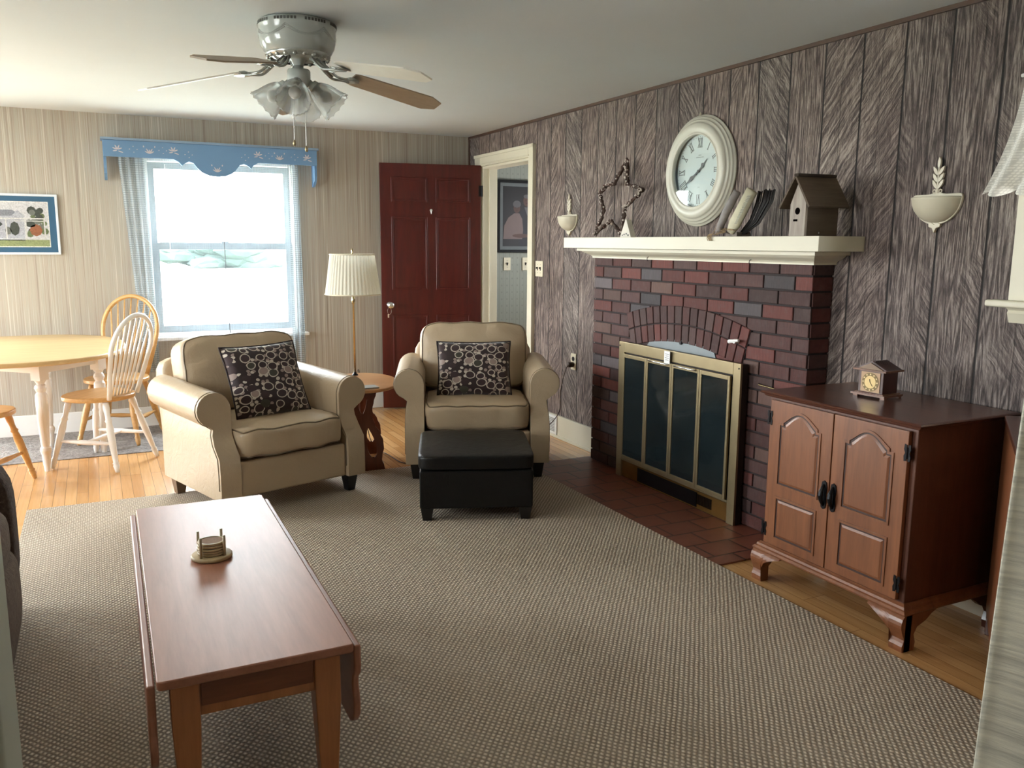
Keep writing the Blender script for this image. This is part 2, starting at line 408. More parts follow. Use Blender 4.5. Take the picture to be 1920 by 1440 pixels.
def m_translucent(name, c, mixv=.4, bumpscale=0):
    b = NB(name); tl = b.n('ShaderNodeBsdfTranslucent'); tl.inputs[0].default_value = (*c, 1); b.color(c); b.rough(.7)
    m = b.n('ShaderNodeMixShader'); m.inputs[0].default_value = mixv; b.l(b.b.outputs[0], m.inputs[1]); b.l(tl.outputs[0], m.inputs[2]); b.l(m.outputs[0], b.out.inputs[0])
    if bumpscale:
        f = b.noise(b.mapping((2, 2, 45)), bumpscale, 4, .65); b.bump(f, .8, .008); cc = b.ramp(f, [(.35, tuple(x * .72 for x in c)), (.6, c)]); b.color(cc); b.l(cc, tl.inputs[0])
    return b.m
def m_glass(name='window_glass'):
    b = NB(name); tr = b.n('ShaderNodeBsdfTransparent'); tr.inputs[0].default_value = (.97, .985, .98, 1); gl = b.n('ShaderNodeBsdfGlossy'); gl.inputs['Roughness'].default_value = .02
    m = b.n('ShaderNodeMixShader'); m.inputs[0].default_value = .05; b.l(tr.outputs[0], m.inputs[1]); b.l(gl.outputs[0], m.inputs[2]); b.l(m.outputs[0], b.out.inputs[0]); return b.m
def m_hallpaper():
    b = NB('hall_wallpaper'); s = b.sep(b.mapping())
    fx = b.math('FRACT', b.math('DIVIDE', b.math('ADD', s[0], s[1]), .105)); d = b.math('ABSOLUTE', b.math('SUBTRACT', fx, .5))
    st = b.ramp(d, [(.0, 1.0), (.015, 1.0), (.03, 0.0), (.36, 0.0), (.375, 1.0), (.4, 0.0)])
    px = b.math('SUBTRACT', b.math('FRACT', b.math('DIVIDE', b.math('ADD', s[0], s[1]), .0525)), .5); pz = b.math('SUBTRACT', b.math('FRACT', b.math('DIVIDE', s[2], .062)), .5)
    dd = b.math('SQRT', b.math('ADD', b.math('POWER', px, 2), b.math('POWER', pz, 2)))
    sp = b.ramp(dd, [(.10, 1.0), (.16, 0.0)])
    c = b.mix(b.math('MULTIPLY', st, .55), (.31, .325, .285), (.15, .165, .15)); c = b.mix(b.math('MULTIPLY', sp, .35), c, (.14, .15, .135)); b.color(c); b.rough(.8); return b.m

M_WP = m_wallpaper(); M_PL = m_planks(); M_FL = m_floor(); M_TILE = m_tile(); M_BR = m_brick()
M_CEIL = plain('ceiling_paint', (.60, .63, .645), .9, var=.03, nscale=3)
M_CREAM = plain('cream_paint', (.66, .62, .49), .45, var=.03, nscale=8)
M_WHITE = plain('white_paint', (.78, .78, .76), .4, var=.02)
M_SASH = plain('greyed_sash_paint', (.30, .34, .36), .5)  # sash darkened in colour so the rails show against the window glare
M_POST = plain('pale_green_paint', (.55, .58, .48), .6, var=.03)
M_MORTAR = plain('dark_mortar', (.035, .027, .027), .95, var=.2, nscale=60, bump=.5)
M_RUG = m_carpet('berber_carpet', (.68, .58, .46), (.22, .175, .135))
M_DRUG = m_shag('grey_shag', (.40, .365, .34), (.15, .13, .125))
M_LEA = m_leather('tan_leather', (.47, .36, .24), .38)
M_PIPE = plain('leather_seam', (.17, .125, .075), .5)
M_BLK = m_leather('black_leather', (.005, .005, .005), .40); M_BLK.node_tree.nodes['Principled BSDF'].inputs['Specular IOR Level'].default_value = .28
M_DLEG = plain('black_wood', (.006, .005, .005), .4)
M_DLEG_LIT = plain('black_wood_lit', (.14, .085, .045), .4)  # browner copy for rear legs, light on black wood put into the colour
M_PEB = m_fabric_pebbles()
M_CHER = wood('cherry_wood', (.235, .085, .034), (.14, .046, .018), 'Z', .36, coat=.12)
M_CHERD = wood('dark_cherry_top', (.10, .032, .018), (.055, .017, .010), 'Y', .25, coat=.4)
M_TBL = wood('coffee_table_cherry', (.37, .155, .095), (.27, .105, .062), 'Y', .44, coat=.22)
M_TBLL = wood('coffee_table_leg', (.46, .18, .07), (.33, .12, .045), 'Z', .35, coat=.2)
M_HON = wood('honey_oak', (.62, .36, .13), (.46, .24, .07), 'X', .35, coat=.2)
M_TTOP = wood('butcher_block', (.66, .46, .22), (.54, .34, .14), 'X', .35, coat=.2)
M_ETT = wood('end_table_oak', (.50, .25, .10), (.38, .17, .06), 'X', .3, coat=.4)
M_ETB = wood('end_table_panel', (.17, .045, .017), (.10, .026, .010), 'Z', .35, coat=.2)
M_WPAINT = plain('white_enamel', (.80, .79, .76), .35, var=.02)
M_MAHO = wood('mahogany_door', (.085, .009, .006), (.045, .0045, .004), 'Z', .3, coat=.15)
M_BLUE = plain('blue_paint', (.13, .25, .42), .55, var=.05, nscale=8)
M_BTRIM = plain('stencil_white', (.55, .50, .52), .7)
M_SHEER = m_sheer('sheer_voile', (.55, .64, .74), .06, .012, .15)
M_SHEERS = m_sheer('sheer_voile_gathered', (.33, .39, .43), .50, .016, .42)
M_LACE = m_sheer('lace', (.80, .79, .74), .78, .009, .2)
M_DRAPE = m_translucent('slub_drape', (.80, .77, .66), .45, 4)
M_SHADE = m_translucent('pleated_shade', (.80, .78, .68), .35)
M_BRASS = plain('antique_brass', (.36, .29, .17), .38, .85, .15, 12)
M_PBRASS = plain('polished_brass', (.52, .43, .25), .22, 1.0)
M_BRONZE = plain('stained_brass', (.30, .17, .05), .35, .9, .5, 9)
M_GLASS = m_glass(); M_STEEL = plain('grey_steel', (.20, .22, .23), .5, .5)
M_FGLASS = plain('smoked_glass', (.012, .018, .020), .08, var=.6, nscale=4, Specular_IOR_Level=.6)
M_BLKM = plain('black_metal', (.012, .012, .014), .35, .6)
M_CHROME = plain('satin_silver', (.75, .75, .74), .25, 1.0)
M_FAN = plain('glossy_white_enamel', (.44, .47, .45), .12, var=.01)
M_FANP = plain('fan_scroll_metal', (.42, .44, .42), .25, .5, .35, 60)
M_BLADE = wood('fan_blade_pale', (.42, .33, .24), (.35, .27, .19), 'X', .5)
M_BLADE_LIT = plain('fan_blade_lit', (.70, .68, .60), .45)  # lit copy of the blade colour, light on two blades painted in
M_IVORY = plain('ivory_plastic', (.72, .66, .50), .4, var=.02)
M_SCON = plain('ivory_ceramic', (.60, .55, .42), .4, var=.05)
M_PAPER = plain('white_paper', (.85, .85, .82), .8)
M_SOFA = m_shag('brown_velvet', (.085, .052, .036), (.035, .020, .014))
M_SOFAG = m_shag('taupe_velvet', (.20, .145, .105), (.11, .078, .055))
M_TWIG = plain('dark_twig', (.055, .03, .02), .8, var=.3)
M_BERRY = plain('pip_berries', (.55, .48, .42), .6, var=.3, nscale=90)
M_BARN = wood('grey_barn_wood', (.30, .26, .225), (.14, .115, .10), 'Z', .8, 1.4)
M_BARND = wood('brown_barn_wood', (.12, .085, .055), (.07, .048, .03), 'X', .75)
M_GREY = plain('dial_grey', (.12, .12, .12), .5); M_FACE = plain('clock_face_paper', (.66, .72, .72), .5, var=.01)
M_MATB = plain('blue_mat', (.03, .095, .17), .8); M_FRW = plain('silver_white_frame', (.62, .66, .72), .35)
M_HOLE = plain('hole_black', (.004, .003, .003), 1.0, Specular_IOR_Level=0.0)
M_CORD = plain('brown_cord', (.05, .028, .018), .5)

def struct(name, bm, mat, label, cat='room', **k):
    o = link(name, bm, mat, **k); return tag(o, label, cat, kind='structure')

# ------------------------------------------------------------------ room shell
T = .12
struct('floor', box(B(), LX - T, 4.5, BY - T, FY + .2, -.1, 0), M_FL, 'honey oak strip wood floor of the living room', 'floor')
struct('ceiling', box(B(), LX - T, 4.5, BY - T, FY + .2, CZ, CZ + .1), M_CEIL, 'plain white painted ceiling above the fan', 'ceiling')
# far wall with window opening
wx0, wx1, wz0, wz1 = .38, 1.46, .69, 2.0
b_ = B(); box(b_, LX - T, -2.4, FY, FY + .15, 0, CZ); box(b_, -1.1, wx0, FY, FY + .15, 0, CZ); box(b_, -2.4, -1.1, FY, FY + .15, 2.1, CZ); box(b_, wx1, WX + T, FY, FY + .15, 0, CZ); box(b_, wx0, wx1, FY, FY + .15, 0, wz0); box(b_, wx0, wx1, FY, FY + .15, wz1, CZ)
struct('wall_far', b_, M_WP, 'far wall papered in beige vertical stripes', 'wall')
# right wall: doorway y 5.76-6.62, window y 1.05-1.88
dy0, dy1, dz = 5.765, 6.63, 2.03; ry0, ry1, rz0, rz1 = 1.05, 1.86, 1.23, 2.03
b_ = B(); X0, X1 = WX, WX + T
box(b_, X0, X1, dy1, FY, 0, CZ); box(b_, X0, X1, dy0, dy1, dz, CZ); box(b_, X0, X1, ry1, dy0, 0, CZ)
box(b_, X0, X1, ry0, ry1, 0, rz0); box(b_, X0, X1, ry0, ry1, rz1, CZ); box(b_, X0, X1, BY, ry0, 0, CZ)
struct('wall_right', b_, M_PL, 'right wall of weathered grey brown barn board panelling', 'wall')
# left wall with a glazed door opening y 4.43-6.27
b_ = B(); box(b_, LX - T, LX, BY, 2.0, 0, CZ); box(b_, LX - T, LX, 3.2, 4.7, 0, CZ); box(b_, LX - T, LX, 2.0, 3.2, 0, .86); box(b_, LX - T, LX, 2.0, 3.2, 2.06, CZ); box(b_, LX - T, LX, 6.3, FY, 0, CZ); box(b_, LX - T, LX, 4.7, 6.3, 2.07, CZ); box(b_, LX - T, LX, 4.7, 6.3, 0, .77)
struct('wall_left', b_, M_WP, 'left wall papered in beige stripes beside the dining table', 'wall')
struct('wall_back', box(B(), LX, WX, BY - T, BY, 0, CZ), M_WP, 'striped wall behind the camera', 'wall')
# cased opening near the camera: slim post, header, short partition on the right
struct('wall_partition', box(B(), 1.32, WX, .64, .74, 0, CZ), M_WP, 'short partition beside the drape', 'wall')
struct('trim_1', box(B(), -.19, -.079, .64, .74, 0, 2.06), M_POST, 'pale green post at the left edge, close to the camera', 'trim', bevel=.006)
struct('trim_2', box(B(), LX, 1.32, .64, .74, 2.06, CZ), M_POST, 'header beam over the opening', 'trim')
# hall beyond the doorway
b_ = B(); box(b_, WX + T, 4.42, FY + .04, FY + .16, 0, CZ)
struct('wall_hall', b_, m_hallpaper(), 'pale blue grey patterned hall wall behind the doorway', 'wall')
b_ = B(); box(b_, WX + T, 4.42, 5.3, 5.42, 0, CZ); box(b_, 4.3, 4.42, 5.42, 6.05, 0, CZ); box(b_, 4.3, 4.42, 6.45, FY + .04, 0, CZ); box(b_, 4.3, 4.42, 6.05, 6.45, 0, 1.25); box(b_, 4.3, 4.42, 6.05, 6.45, 1.75, CZ)  # gap in the end wall is added to let light in
struct('wall_hall_end', b_, M_WHITE, 'white end wall of the hall', 'wall')
# thin dark moulding under the ceiling and in the corner
b_ = B(); box(b_, WX - .012, WX, .74, FY, CZ - .018, CZ); box(b_, WX - .012, WX, FY - .018, FY, 0, CZ - .018)
struct('trim_3', b_, wood('dark_moulding', (.10, .055, .035), (.06, .03, .02), 'Y', .5), 'dark brown moulding between ceiling and barn board wall', 'trim')
# baseboards
struct('baseboard_far', box(B(), -1.08, WX - .02, FY - .018, FY, 0, .15), M_WHITE, 'white baseboard under the striped far wall', 'baseboard', bevel=.004)
b_ = B(); box(b_, WX - .02, WX, 4.607, 5.66, 0, .165); box(b_, WX - .032, WX - .02, 4.607, 5.66, 0, .02)
box(b_, WX - .02, WX, .74, 2.786, 0, .165); box(b_, WX - .02, WX, 6.73, FY - .02, 0, .165)
struct('baseboard_right', b_, M_CREAM, 'cream baseboard under the barn board wall', 'baseboard', bevel=.003)
b_ = B(); box(b_, LX, LX + .018, .74, FY - .02, 0, .15)
struct('baseboard_left', b_, M_WHITE, 'white baseboard under the left wall', 'baseboard')
# doorway casing
b_ = B(); f = wallR(0, 0)
for (y0, y1, z0, z1) in ((dy0 - .095, dy0 - .005, 0, 2.125), (dy1 + .005, dy1 + .125, 0, 2.125), (dy0 - .005, dy1 + .005, 2.035, 2.125)):
    box(b_, WX - .02, WX, y0, y1, z0, z1)
box(b_, WX - .028, WX - .02, dy0 - .095, dy0 - .075, 0, 2.125); box(b_, WX - .028, WX - .02, dy0 - .095, dy1 + .125, 2.105, 2.13)
box(b_, WX - .026, WX - .02, dy0 - .02, dy1 + .01, 2.045, 2.055)
box(b_, WX - .005, WX + T + .01, dy0 - .005, dy0 + .015, 0, 2.035); box(b_, WX - .005, WX + T + .01, dy1 - .015, dy1 + .005, 0, 2.035); box(b_, WX - .005, WX + T + .01, dy0 + .015, dy1 - .015, 2.015, 2.035)
box(b_, WX + .05, WX + .065, dy0 + .015, dy0 + .027, 0, 2.015); box(b_, WX + .05, WX + .065, dy1 - .03, dy1 - .015, 0, 2.015)
struct('trim_4', b_, M_CREAM, 'cream casing around the doorway in the barn board wall', 'trim', bevel=.003)
# daylight sources just outside the picture: side window and patio door
b_ = B()
for y0, y1, z0, z1 in ((4.70, 4.76, .77, 2.07), (6.24, 6.30, .77, 2.07), (5.47, 5.53, .77, 2.07), (4.76, 6.24, 2.01, 2.07), (4.76, 6.24, .77, .83)):
    box(b_, LX - .09, LX - .03, y0, y1, z0, z1)
o = struct('window_2', b_, M_WHITE, 'white framed window in the left wall', 'window')
link('pane', box(B(), LX - .065, LX - .06, 4.76, 6.24, .83, 2.01), M_GLASS, o)
b_ = B()
for y0, y1, z0, z1 in ((2.0, 2.06, .86, 2.06), (3.14, 3.2, .86, 2.06), (2.06, 3.14, 2.0, 2.06), (2.06, 3.14, .86, .92), (2.06, 3.14, 1.44, 1.49)):
    box(b_, LX - .09, LX - .03, y0, y1, z0, z1)
o = struct('fill_window', b_, M_WHITE, 'unseen white framed window added behind the sofa for fill light', 'window')  # added window out of view, gives fill light to ceiling and room
link('pane', box(B(), LX - .065, LX - .06, 2.06, 3.14, .92, 2.0), M_GLASS, o)
b_ = B()
for x0, x1, z0, z1 in ((-2.4, -2.32, 0, 2.1), (-1.18, -1.1, 0, 2.1), (-1.79, -1.71, 0, 2.1), (-2.32, -1.18, 2.02, 2.1), (-2.32, -1.18, 0, .08)):
    box(b_, x0, x1, FY + .04, FY + .10, z0, z1)
o = struct('door_2', b_, M_WHITE, 'white framed glazed patio door in the far wall, beyond the dining table', 'door')
link('pane', box(B(), -2.32, -1.18, FY + .065, FY + .07, .08, 2.02), M_GLASS, o)

# ------------------------------------------------------------------ main window
def ring4(bm, x0, x1, z0, z1, wd, y0, y1):
    box(bm, x0, x0 + wd, y0, y1, z0, z1); box(bm, x1 - wd, x1, y0, y1, z0, z1); box(bm, x0 + wd, x1 - wd, y0, y1, z0, z0 + wd); box(bm, x0 + wd, x1 - wd, y0, y1, z1 - wd, z1)
b_ = B(); ring4(b_, wx0 - .04, wx1 + .03, wz0 - .02, wz1 + .06, .04, FY - .02, FY)
ring4(b_, wx0, wx1, wz0, wz1, .018, FY, FY + .15)
win = struct('window_1', b_, M_WHITE, 'double hung window behind sheer curtains in the striped wall', 'window', bevel=.002)
b_ = B(); ring4(b_, wx0 + .02, wx1 - .02, 1.345, wz1 - .02, .045, FY + .075, FY + .11); link('upper_sash', b_, M_SASH, win)
b_ = B(); ring4(b_, wx0 + .02, wx1 - .02, wz0 + .02, 1.39, .05, FY + .035, FY + .07); box(b_, .9, .95, FY + .02, FY + .035, 1.385, 1.4); link('lower_sash', b_, M_SASH, win)
link('pane', box(B(), wx0 + .06, wx1 - .06, FY + .09, FY + .094, 1.38, wz1 - .06), M_GLASS, win)
link('pane', box(B(), wx0 + .06, wx1 - .06, FY + .05, FY + .054, wz0 + .06, 1.35), M_GLASS, win)
link('window_sill', box(B(), wx0 - .10, wx1 + .075, FY - .065, FY - .001, wz0 - .035, wz0 - .01), M_WHITE, win, bevel=.004)
# sheer curtains: two panels
def curtain(bm, x0t, x1t, x0b, x1b, zt, zb, yc, amp, nf, gath=None, th=0, seed=1):
    nx, nz = 90, 26; rnd = random.Random(seed); ph = rnd.uniform(0, 6); g = []
    for j in range(nz + 1):
        t = j / nz; row = []
        for i in range(nx + 1):
            s = i / nx; a = amp * (.55 + .45 * t)
            x = (x0t + (x1t - x0t) * s) * (1 - t) + (x0b + (x1b - x0b) * s) * t
            y = yc + a * (sin(2 * PI * nf * s + ph + .5 * sin(3 * t)) + .35 * sin(2 * PI * nf * 2.3 * s + 2 * ph))
            row.append(bm.verts.new((x, y, zt + (zb - zt) * t)))
        g.append(row)
    for j in range(nz):
        for i in range(nx): bm.faces.new((g[j][i], g[j][i + 1], g[j + 1][i + 1], g[j + 1][i]))
    return bm
def curtain_panel(xs, sheer_mat, side, label):
    b_ = B(); curtain(b_, *xs, 2.03, .42, FY - .085, .010, 5, seed=3 + side)
    o = link('sheer_curtain', b_, sheer_mat, smooth=True); tag(o, label, 'curtain', 'sheer curtains at the far window'); return o
c1 = curtain_panel((.20, .885, .30, .90), M_SHEER, 0, 'left sheer white curtain panel hanging under the blue valance')
c2 = curtain_panel((.89, 1.475, .905, 1.49), M_SHEER, 1, 'right sheer white curtain panel hanging under the blue valance')
for c, xs, n in ((c1, (.20, .375, .30, .395), 3.0), (c2, (1.40, 1.478, 1.39, 1.493), 2.0)):
    b_ = B(); curtain(b_, *xs, 2.03, .43, FY - .105, .012, n, seed=9); link('gathered_edge', b_, M_SHEERS, c, smooth=True)
b_ = B(); tube(b_, [(.893, FY - .10, 2.02), (.905, FY - .102, 1.2), (.915, FY - .1, .6)], .003, 6); link('hem', b_, plain('curtain_hem', (.10, .11, .12), .8), c1)
b_ = B(); tube(b_, [(.515, FY - .06, 1.96), (.52, FY - .06, 1.3)], .003, 6); tube(b_, [(.52, FY - .06, 1.3), (.52, FY - .06, 1.27)], .006, 6)
o = link('blind_wand', b_, M_WHITE); tag(o, 'thin pull wand hanging behind the left sheer curtain', 'blind wand')
b_ = B(); tube(b_, [(.17, FY - .085, 2.035), (1.505, FY - .085, 2.035)], .007, 8); tube(b_, [(.18, FY - .09, 2.035), (.18, FY, 2.035)], .006); tube(b_, [(1.5, FY - .09, 2.035), (1.5, FY, 2.035)], .006)
tag(link('curtain_rod', b_, M_WHITE), 'slim white rod holding the sheer curtains behind the valance', 'curtain rod')
# valance
VY = 6.765
vt, vb, vx0, vx1 = 2.105, 1.99, .11, 1.62
def val_pts():
    L = [(vx0, vb), (vx0, vt), (vx1, vt), (vx1, vb)]
    def cx(x): return .872 + x
    half = [(.30, vb), (.265, vb - .02), (.245, vb - .045), (.225, vb - .028), (.195, vb - .012), (.165, vb - .022), (.14, vb - .055), (.11, vb - .085), (.06, vb - .107), (0, vb - .113)]
    return L + [(cx(a), z) for a, z in half] + [(cx(-a), z) for a, z in reversed(half[:-1])]
va = root('window_valance', (.86, VY, 1.99), 0, 'blue painted wooden window valance with stencilled flowers', 'valance')
def V(bm, x0, x1, y0, y1, z0, z1): return box(bm, x0 - .86, x1 - .86, y0 - VY, y1 - VY, z0 - 1.99, z1 - 1.99)
b_ = B(); prism(b_, [(x - .86, z - 1.99) for x, z in val_pts()][::-1], XZ(0), 0, .018); link('face_board', b_, M_BLUE, va, bevel=.002)
b_ = B(); V(b_, vx0 - .012, vx1 + .012, VY - .012, FY - .022, vt, vt + .016); link('top_board', b_, plain('blue_paint_pale', (.20, .29, .40), .6), va)
for sx_ in (vx0, vx1 - .018):
    b_ = B(); pr_ = [(VY + .018, vt), (VY + .018, 1.91), (VY + .03, 1.875), (VY + .06, 1.85), (VY + .09, 1.835), (FY - .022, 1.83), (FY - .022, vt)]
    prism(b_, [(y - VY, z - 1.99) for y, z in pr_], YZ(sx_ - .86), 0, .018); link('end_board', b_, M_BLUE, va)
b_ = B()
def petal(x, z, a, l, wd):
    ps = []
    for k in range(8):
        t = 2 * PI * k / 8; u, v = cos(t) * l / 2 + l / 2, sin(t) * wd / 2
        ps.append((x + u * cos(a) - v * sin(a) - .86, z + u * sin(a) + v * cos(a) - 1.99))
    prism(b_, ps, XZ(0), -.0015, .001)
def flower(x, z, s=1.0):
    for a in (20, 65, 115, 160): petal(x, z, rad(a), .034 * s, .009 * s)
    petal(x - .03, z - .012, rad(10), .03 * s, .008 * s); petal(x + .005, z - .01, rad(-18), .035 * s, .008 * s)
def tulip(x, z):
    for a, l in ((90, .03), (60, .042), (120, .042), (30, .036), (150, .036)): petal(x, z - .02, rad(a), l, .008)
    petal(x - .036, z + .022, rad(100), .014, .009); petal(x + .036, z + .022, rad(80), .014, .009)
def dots(x, z):
    for dx, dz_ in ((-.025, 0), (.025, 0), (0, .02), (.003, -.02)): petal(x + dx, z + dz_, rad(15), .009, .006)
for m_ in (-1, 1):
    for k, (dx, dz_) in enumerate(((.67, .05), (.46, .05), (.30, .055))): (flower, tulip, flower)[k](.872 + m_ * dx, vb + dz_)
    for dx, dz_ in ((.57, .055), (.375, .055), (.20, .035)): dots(.872 + m_ * dx, vb + dz_)
tulip(.872, vb - .06)
link('stencil_flowers', b_, M_BTRIM, va)

# ------------------------------------------------------------------ right window, lace valance
b_ = B()
def ringR(bm, y0, y1, z0, z1, wd, x0, x1):
    box(bm, x0, x1, y0, y0 + wd, z0, z1); box(bm, x0, x1, y1 - wd, y1, z0, z1); box(bm, x0, x1, y0 + wd, y1 - wd, z0, z0 + wd); box(bm, x0, x1, y0 + wd, y1 - wd, z1 - wd, z1)
ringR(b_, ry0 - .09, ry1 + .09, rz0 - .02, rz1 + .09, .09, WX - .022, WX); ringR(b_, ry0, ry1, rz0, rz1, .018, WX, WX + .12)
o = struct('window_3', b_, M_CREAM, 'cream framed window at the right edge of the barn board wall', 'window', bevel=.002)
b_ = B(); ringR(b_, ry0 + .02, ry1 - .02, rz0 + .02, rz1 - .02, .04, WX + .04, WX + .075); box(b_, WX + .04, WX + .075, ry0 + .06, ry1 - .06, 1.6, 1.64); link('sash', b_, M_CREAM, o)
link('pane', box(B(), WX + .055, WX + .06, ry0 + .05, ry1 - .05, rz0 + .05, rz1 - .05), M_GLASS, o)
link('window_sill', box(B(), WX - .06, WX, ry0 - .12, ry1 + .155, rz0 - .045, rz0 - .02), M_CREAM, o, bevel=.008)
b_ = B(); prism(b_, [(0, 0), (-.02, 0), (-.035, .035), (-.03, .045), (-.045, .055), (0, .055)], lambda u, v, t: Vector((WX + u, ry0 - .08 + t, rz0 - .10 + v)), 0, ry1 - ry0 + .16); link('apron', b_, M_CREAM, o)
lv = B(); g = []
for j in range(13):
    t = j / 12; row = []
    for i in range(121):
        s = i / 120; y = ry1 + .085 + .10 * t * t - s * (1.0 + .1 * t)
        x = WX - .055 - .05 * t + (.012 + .022 * t) * sin(2 * PI * 11 * s + .6 * t)
        row.append(lv.verts.new((x, y, 1.985 - .40 * t + .012 * sin(2 * PI * 11 * s) * t)))
    g.append(row)
for j in range(12):
    for i in range(120): lv.faces.new((g[j][i], g[j][i + 1], g[j + 1][i + 1], g[j + 1][i]))
tag(link('lace_valance', lv, M_LACE, smooth=True), 'gathered white lace valance at the top right window', 'valance')
b_ = B(); tube(b_, [(WX - .055, ry1 + .1, 1.985), (WX - .055, .9, 1.985)], .006, 8); tube(b_, [(WX - .055, ry1 + .1, 1.985), (WX - .022, ry1 + .08, 1.985)], .005)
tag(link('curtain_rod', b_, M_WHITE), 'white rod carrying the lace valance at the right window', 'curtain rod')
# drape close to the camera
b_ = B(); nx, nz = 70, 30; g = []
for j in range(nz + 1):
    t = j / nz; row = []
    for i in range(nx + 1):
        s = i / nx; x0 = .992 - .062 * t; x = x0 + s * (.36 - .02 * t)
        y = .60 + (.018 + .03 * t) * sin(2 * PI * 4 * s + 1.2 + .4 * sin(2 * t)) + .006 * sin(31 * s + 4 * t)
        row.append(b_.verts.new((x, y - .03, 2.035 - 2.015 * t)))
    g.append(row)
for j in range(nz):
    for i in range(nx): b_.faces.new((g[j][i], g[j][i + 1], g[j + 1][i + 1], g[j + 1][i]))
o = link('drape', b_, M_DRAPE, smooth=True); md = o.modifiers.new('thick', 'SOLIDIFY'); md.thickness = .004
tag(o, 'pale cream slub drape hanging at the right edge close to the camera', 'curtain')
b_ = B(); tube(b_, [(.90, .57, 2.055), (1.5, .57, 2.055)], .012, 10); tube(b_, [(1.45, .57, 2.055), (1.45, .64, 2.055)], .008); tube(b_, [(.93, .57, 2.055), (.93, .64, 2.09)], .008)
tag(link('drape_rod', b_, M_PBRASS), 'brass rod carrying the pale drape near the camera', 'curtain rod')

# ------------------------------------------------------------------ rugs
struct_rug = link('carpet', box(B(), -.402, 2.385, -1.2, 4.915, 0, .010), M_RUG, bevel=.003); tag(struct_rug, 'large beige looped carpet in front of the fireplace', 'rug')
tag(link('shag_rug', box(B(), -1.7, .58, 6.02, 6.88, 0, .006), M_DRUG, bevel=.002), 'grey shag rug under the dining table', 'rug')
tag(link('hearth', box(B(), 2.386, 2.93, 2.768, 4.66, 0, .008), M_TILE), 'reddish brown quarry tile hearth in front of the fireplace', 'hearth')

# ------------------------------------------------------------------ fireplace
FX, fy0, fy1, fz = 2.86, 2.786, 4.607, 1.335
fp = root('fireplace', (FX, 3.69, 0), 0, 'dark red and grey brick fireplace against the barn board wall', 'fireplace')
def L(x, y, z): return (x - FX, y - 3.69, z)
tones = [(.135, .038, .030), (.100, .036, .030), (.078, .034, .030), (.088, .046, .040), (.080, .068, .072), (.13, .108, .112), (.13, .07, .055)]
tw = [5, 5, 5, 4, 2, 2, 2]
def brick_box(bm, lay, fn, u0, u1, v0, v1, t1, tone):
    pts = rect(u0, u1, v0, v1); n0 = len(bm.faces)
    i = .0022; inn = [(u0 + i, v0 + i), (u1 - i, v0 + i), (u1 - i, v1 - i), (u0 + i, v1 - i)]
    a = [bm.verts.new(fn(*p, 0)) for p in pts]; b2 = [bm.verts.new(fn(*p, t1 - .002)) for p in pts]; c = [bm.verts.new(fn(*p, t1)) for p in inn]
    fs = [bm.faces.new(c)]
    for k in range(4):
        j = (k + 1) % 4; fs.append(bm.faces.new((a[k], a[j], b2[j], b2[k]))); fs.append(bm.faces.new((b2[k], b2[j], c[j], c[k])))
    for f_ in fs:
        for lp in f_.loops: lp[lay] = (*tone, 1)
core = B(); box(core, 0, WX - FX - .002, fy0 - 3.69 + .004, fy1 - 3.69 - .004, 0.008, fz); link('mortar_core', core, M_MORTAR, fp)
bm = B(); lay = bm.loops.layers.float_color.new('tone')
fnF = lambda u, v, t: Vector((-t, (fy1 - 3.69) - u, v))
W_ = fy1 - fy0; rows = 19; rh = (fz - .008) / rows; pitch = W_ / 9.0
for r in range(rows):
    z0 = .008 + r * rh; u = 0 if r % 2 == 0 else -pitch / 2
    while u < W_ - 1e-4:
        tone = random.choices(tones, tw)[0]; k = random.uniform(.65, 1.3); tone = tuple(x * k for x in tone)
        a, c = max(u, 0), min(u + pitch, W_)
        # running bond irregularity
        if c - a > .02: brick_box(bm, lay, fnF, a + (.0045 if a > 0 else -.004), c - (.0045 if c < W_ else -.004), z0 + .0045, z0 + rh - .0045, .008, tone)
        u += pitch
for side, yy in ((1, fy0), (-1, fy1)):
    for r in range(rows):
        z0 = .008 + r * rh; tone = random.choices(tones, tw)[0]
        f2 = (lambda u, v, t: Vector((u, yy - 3.69 - t * side, v)))
        brick_box(bm, lay, f2, 0.0, WX - FX - .003, z0 + .0045, z0 + rh - .0045, .004, tone)
bmesh.ops.recalc_face_normals(bm, faces=bm.faces[:]); link('brick_surround', bm, M_BR, fp)
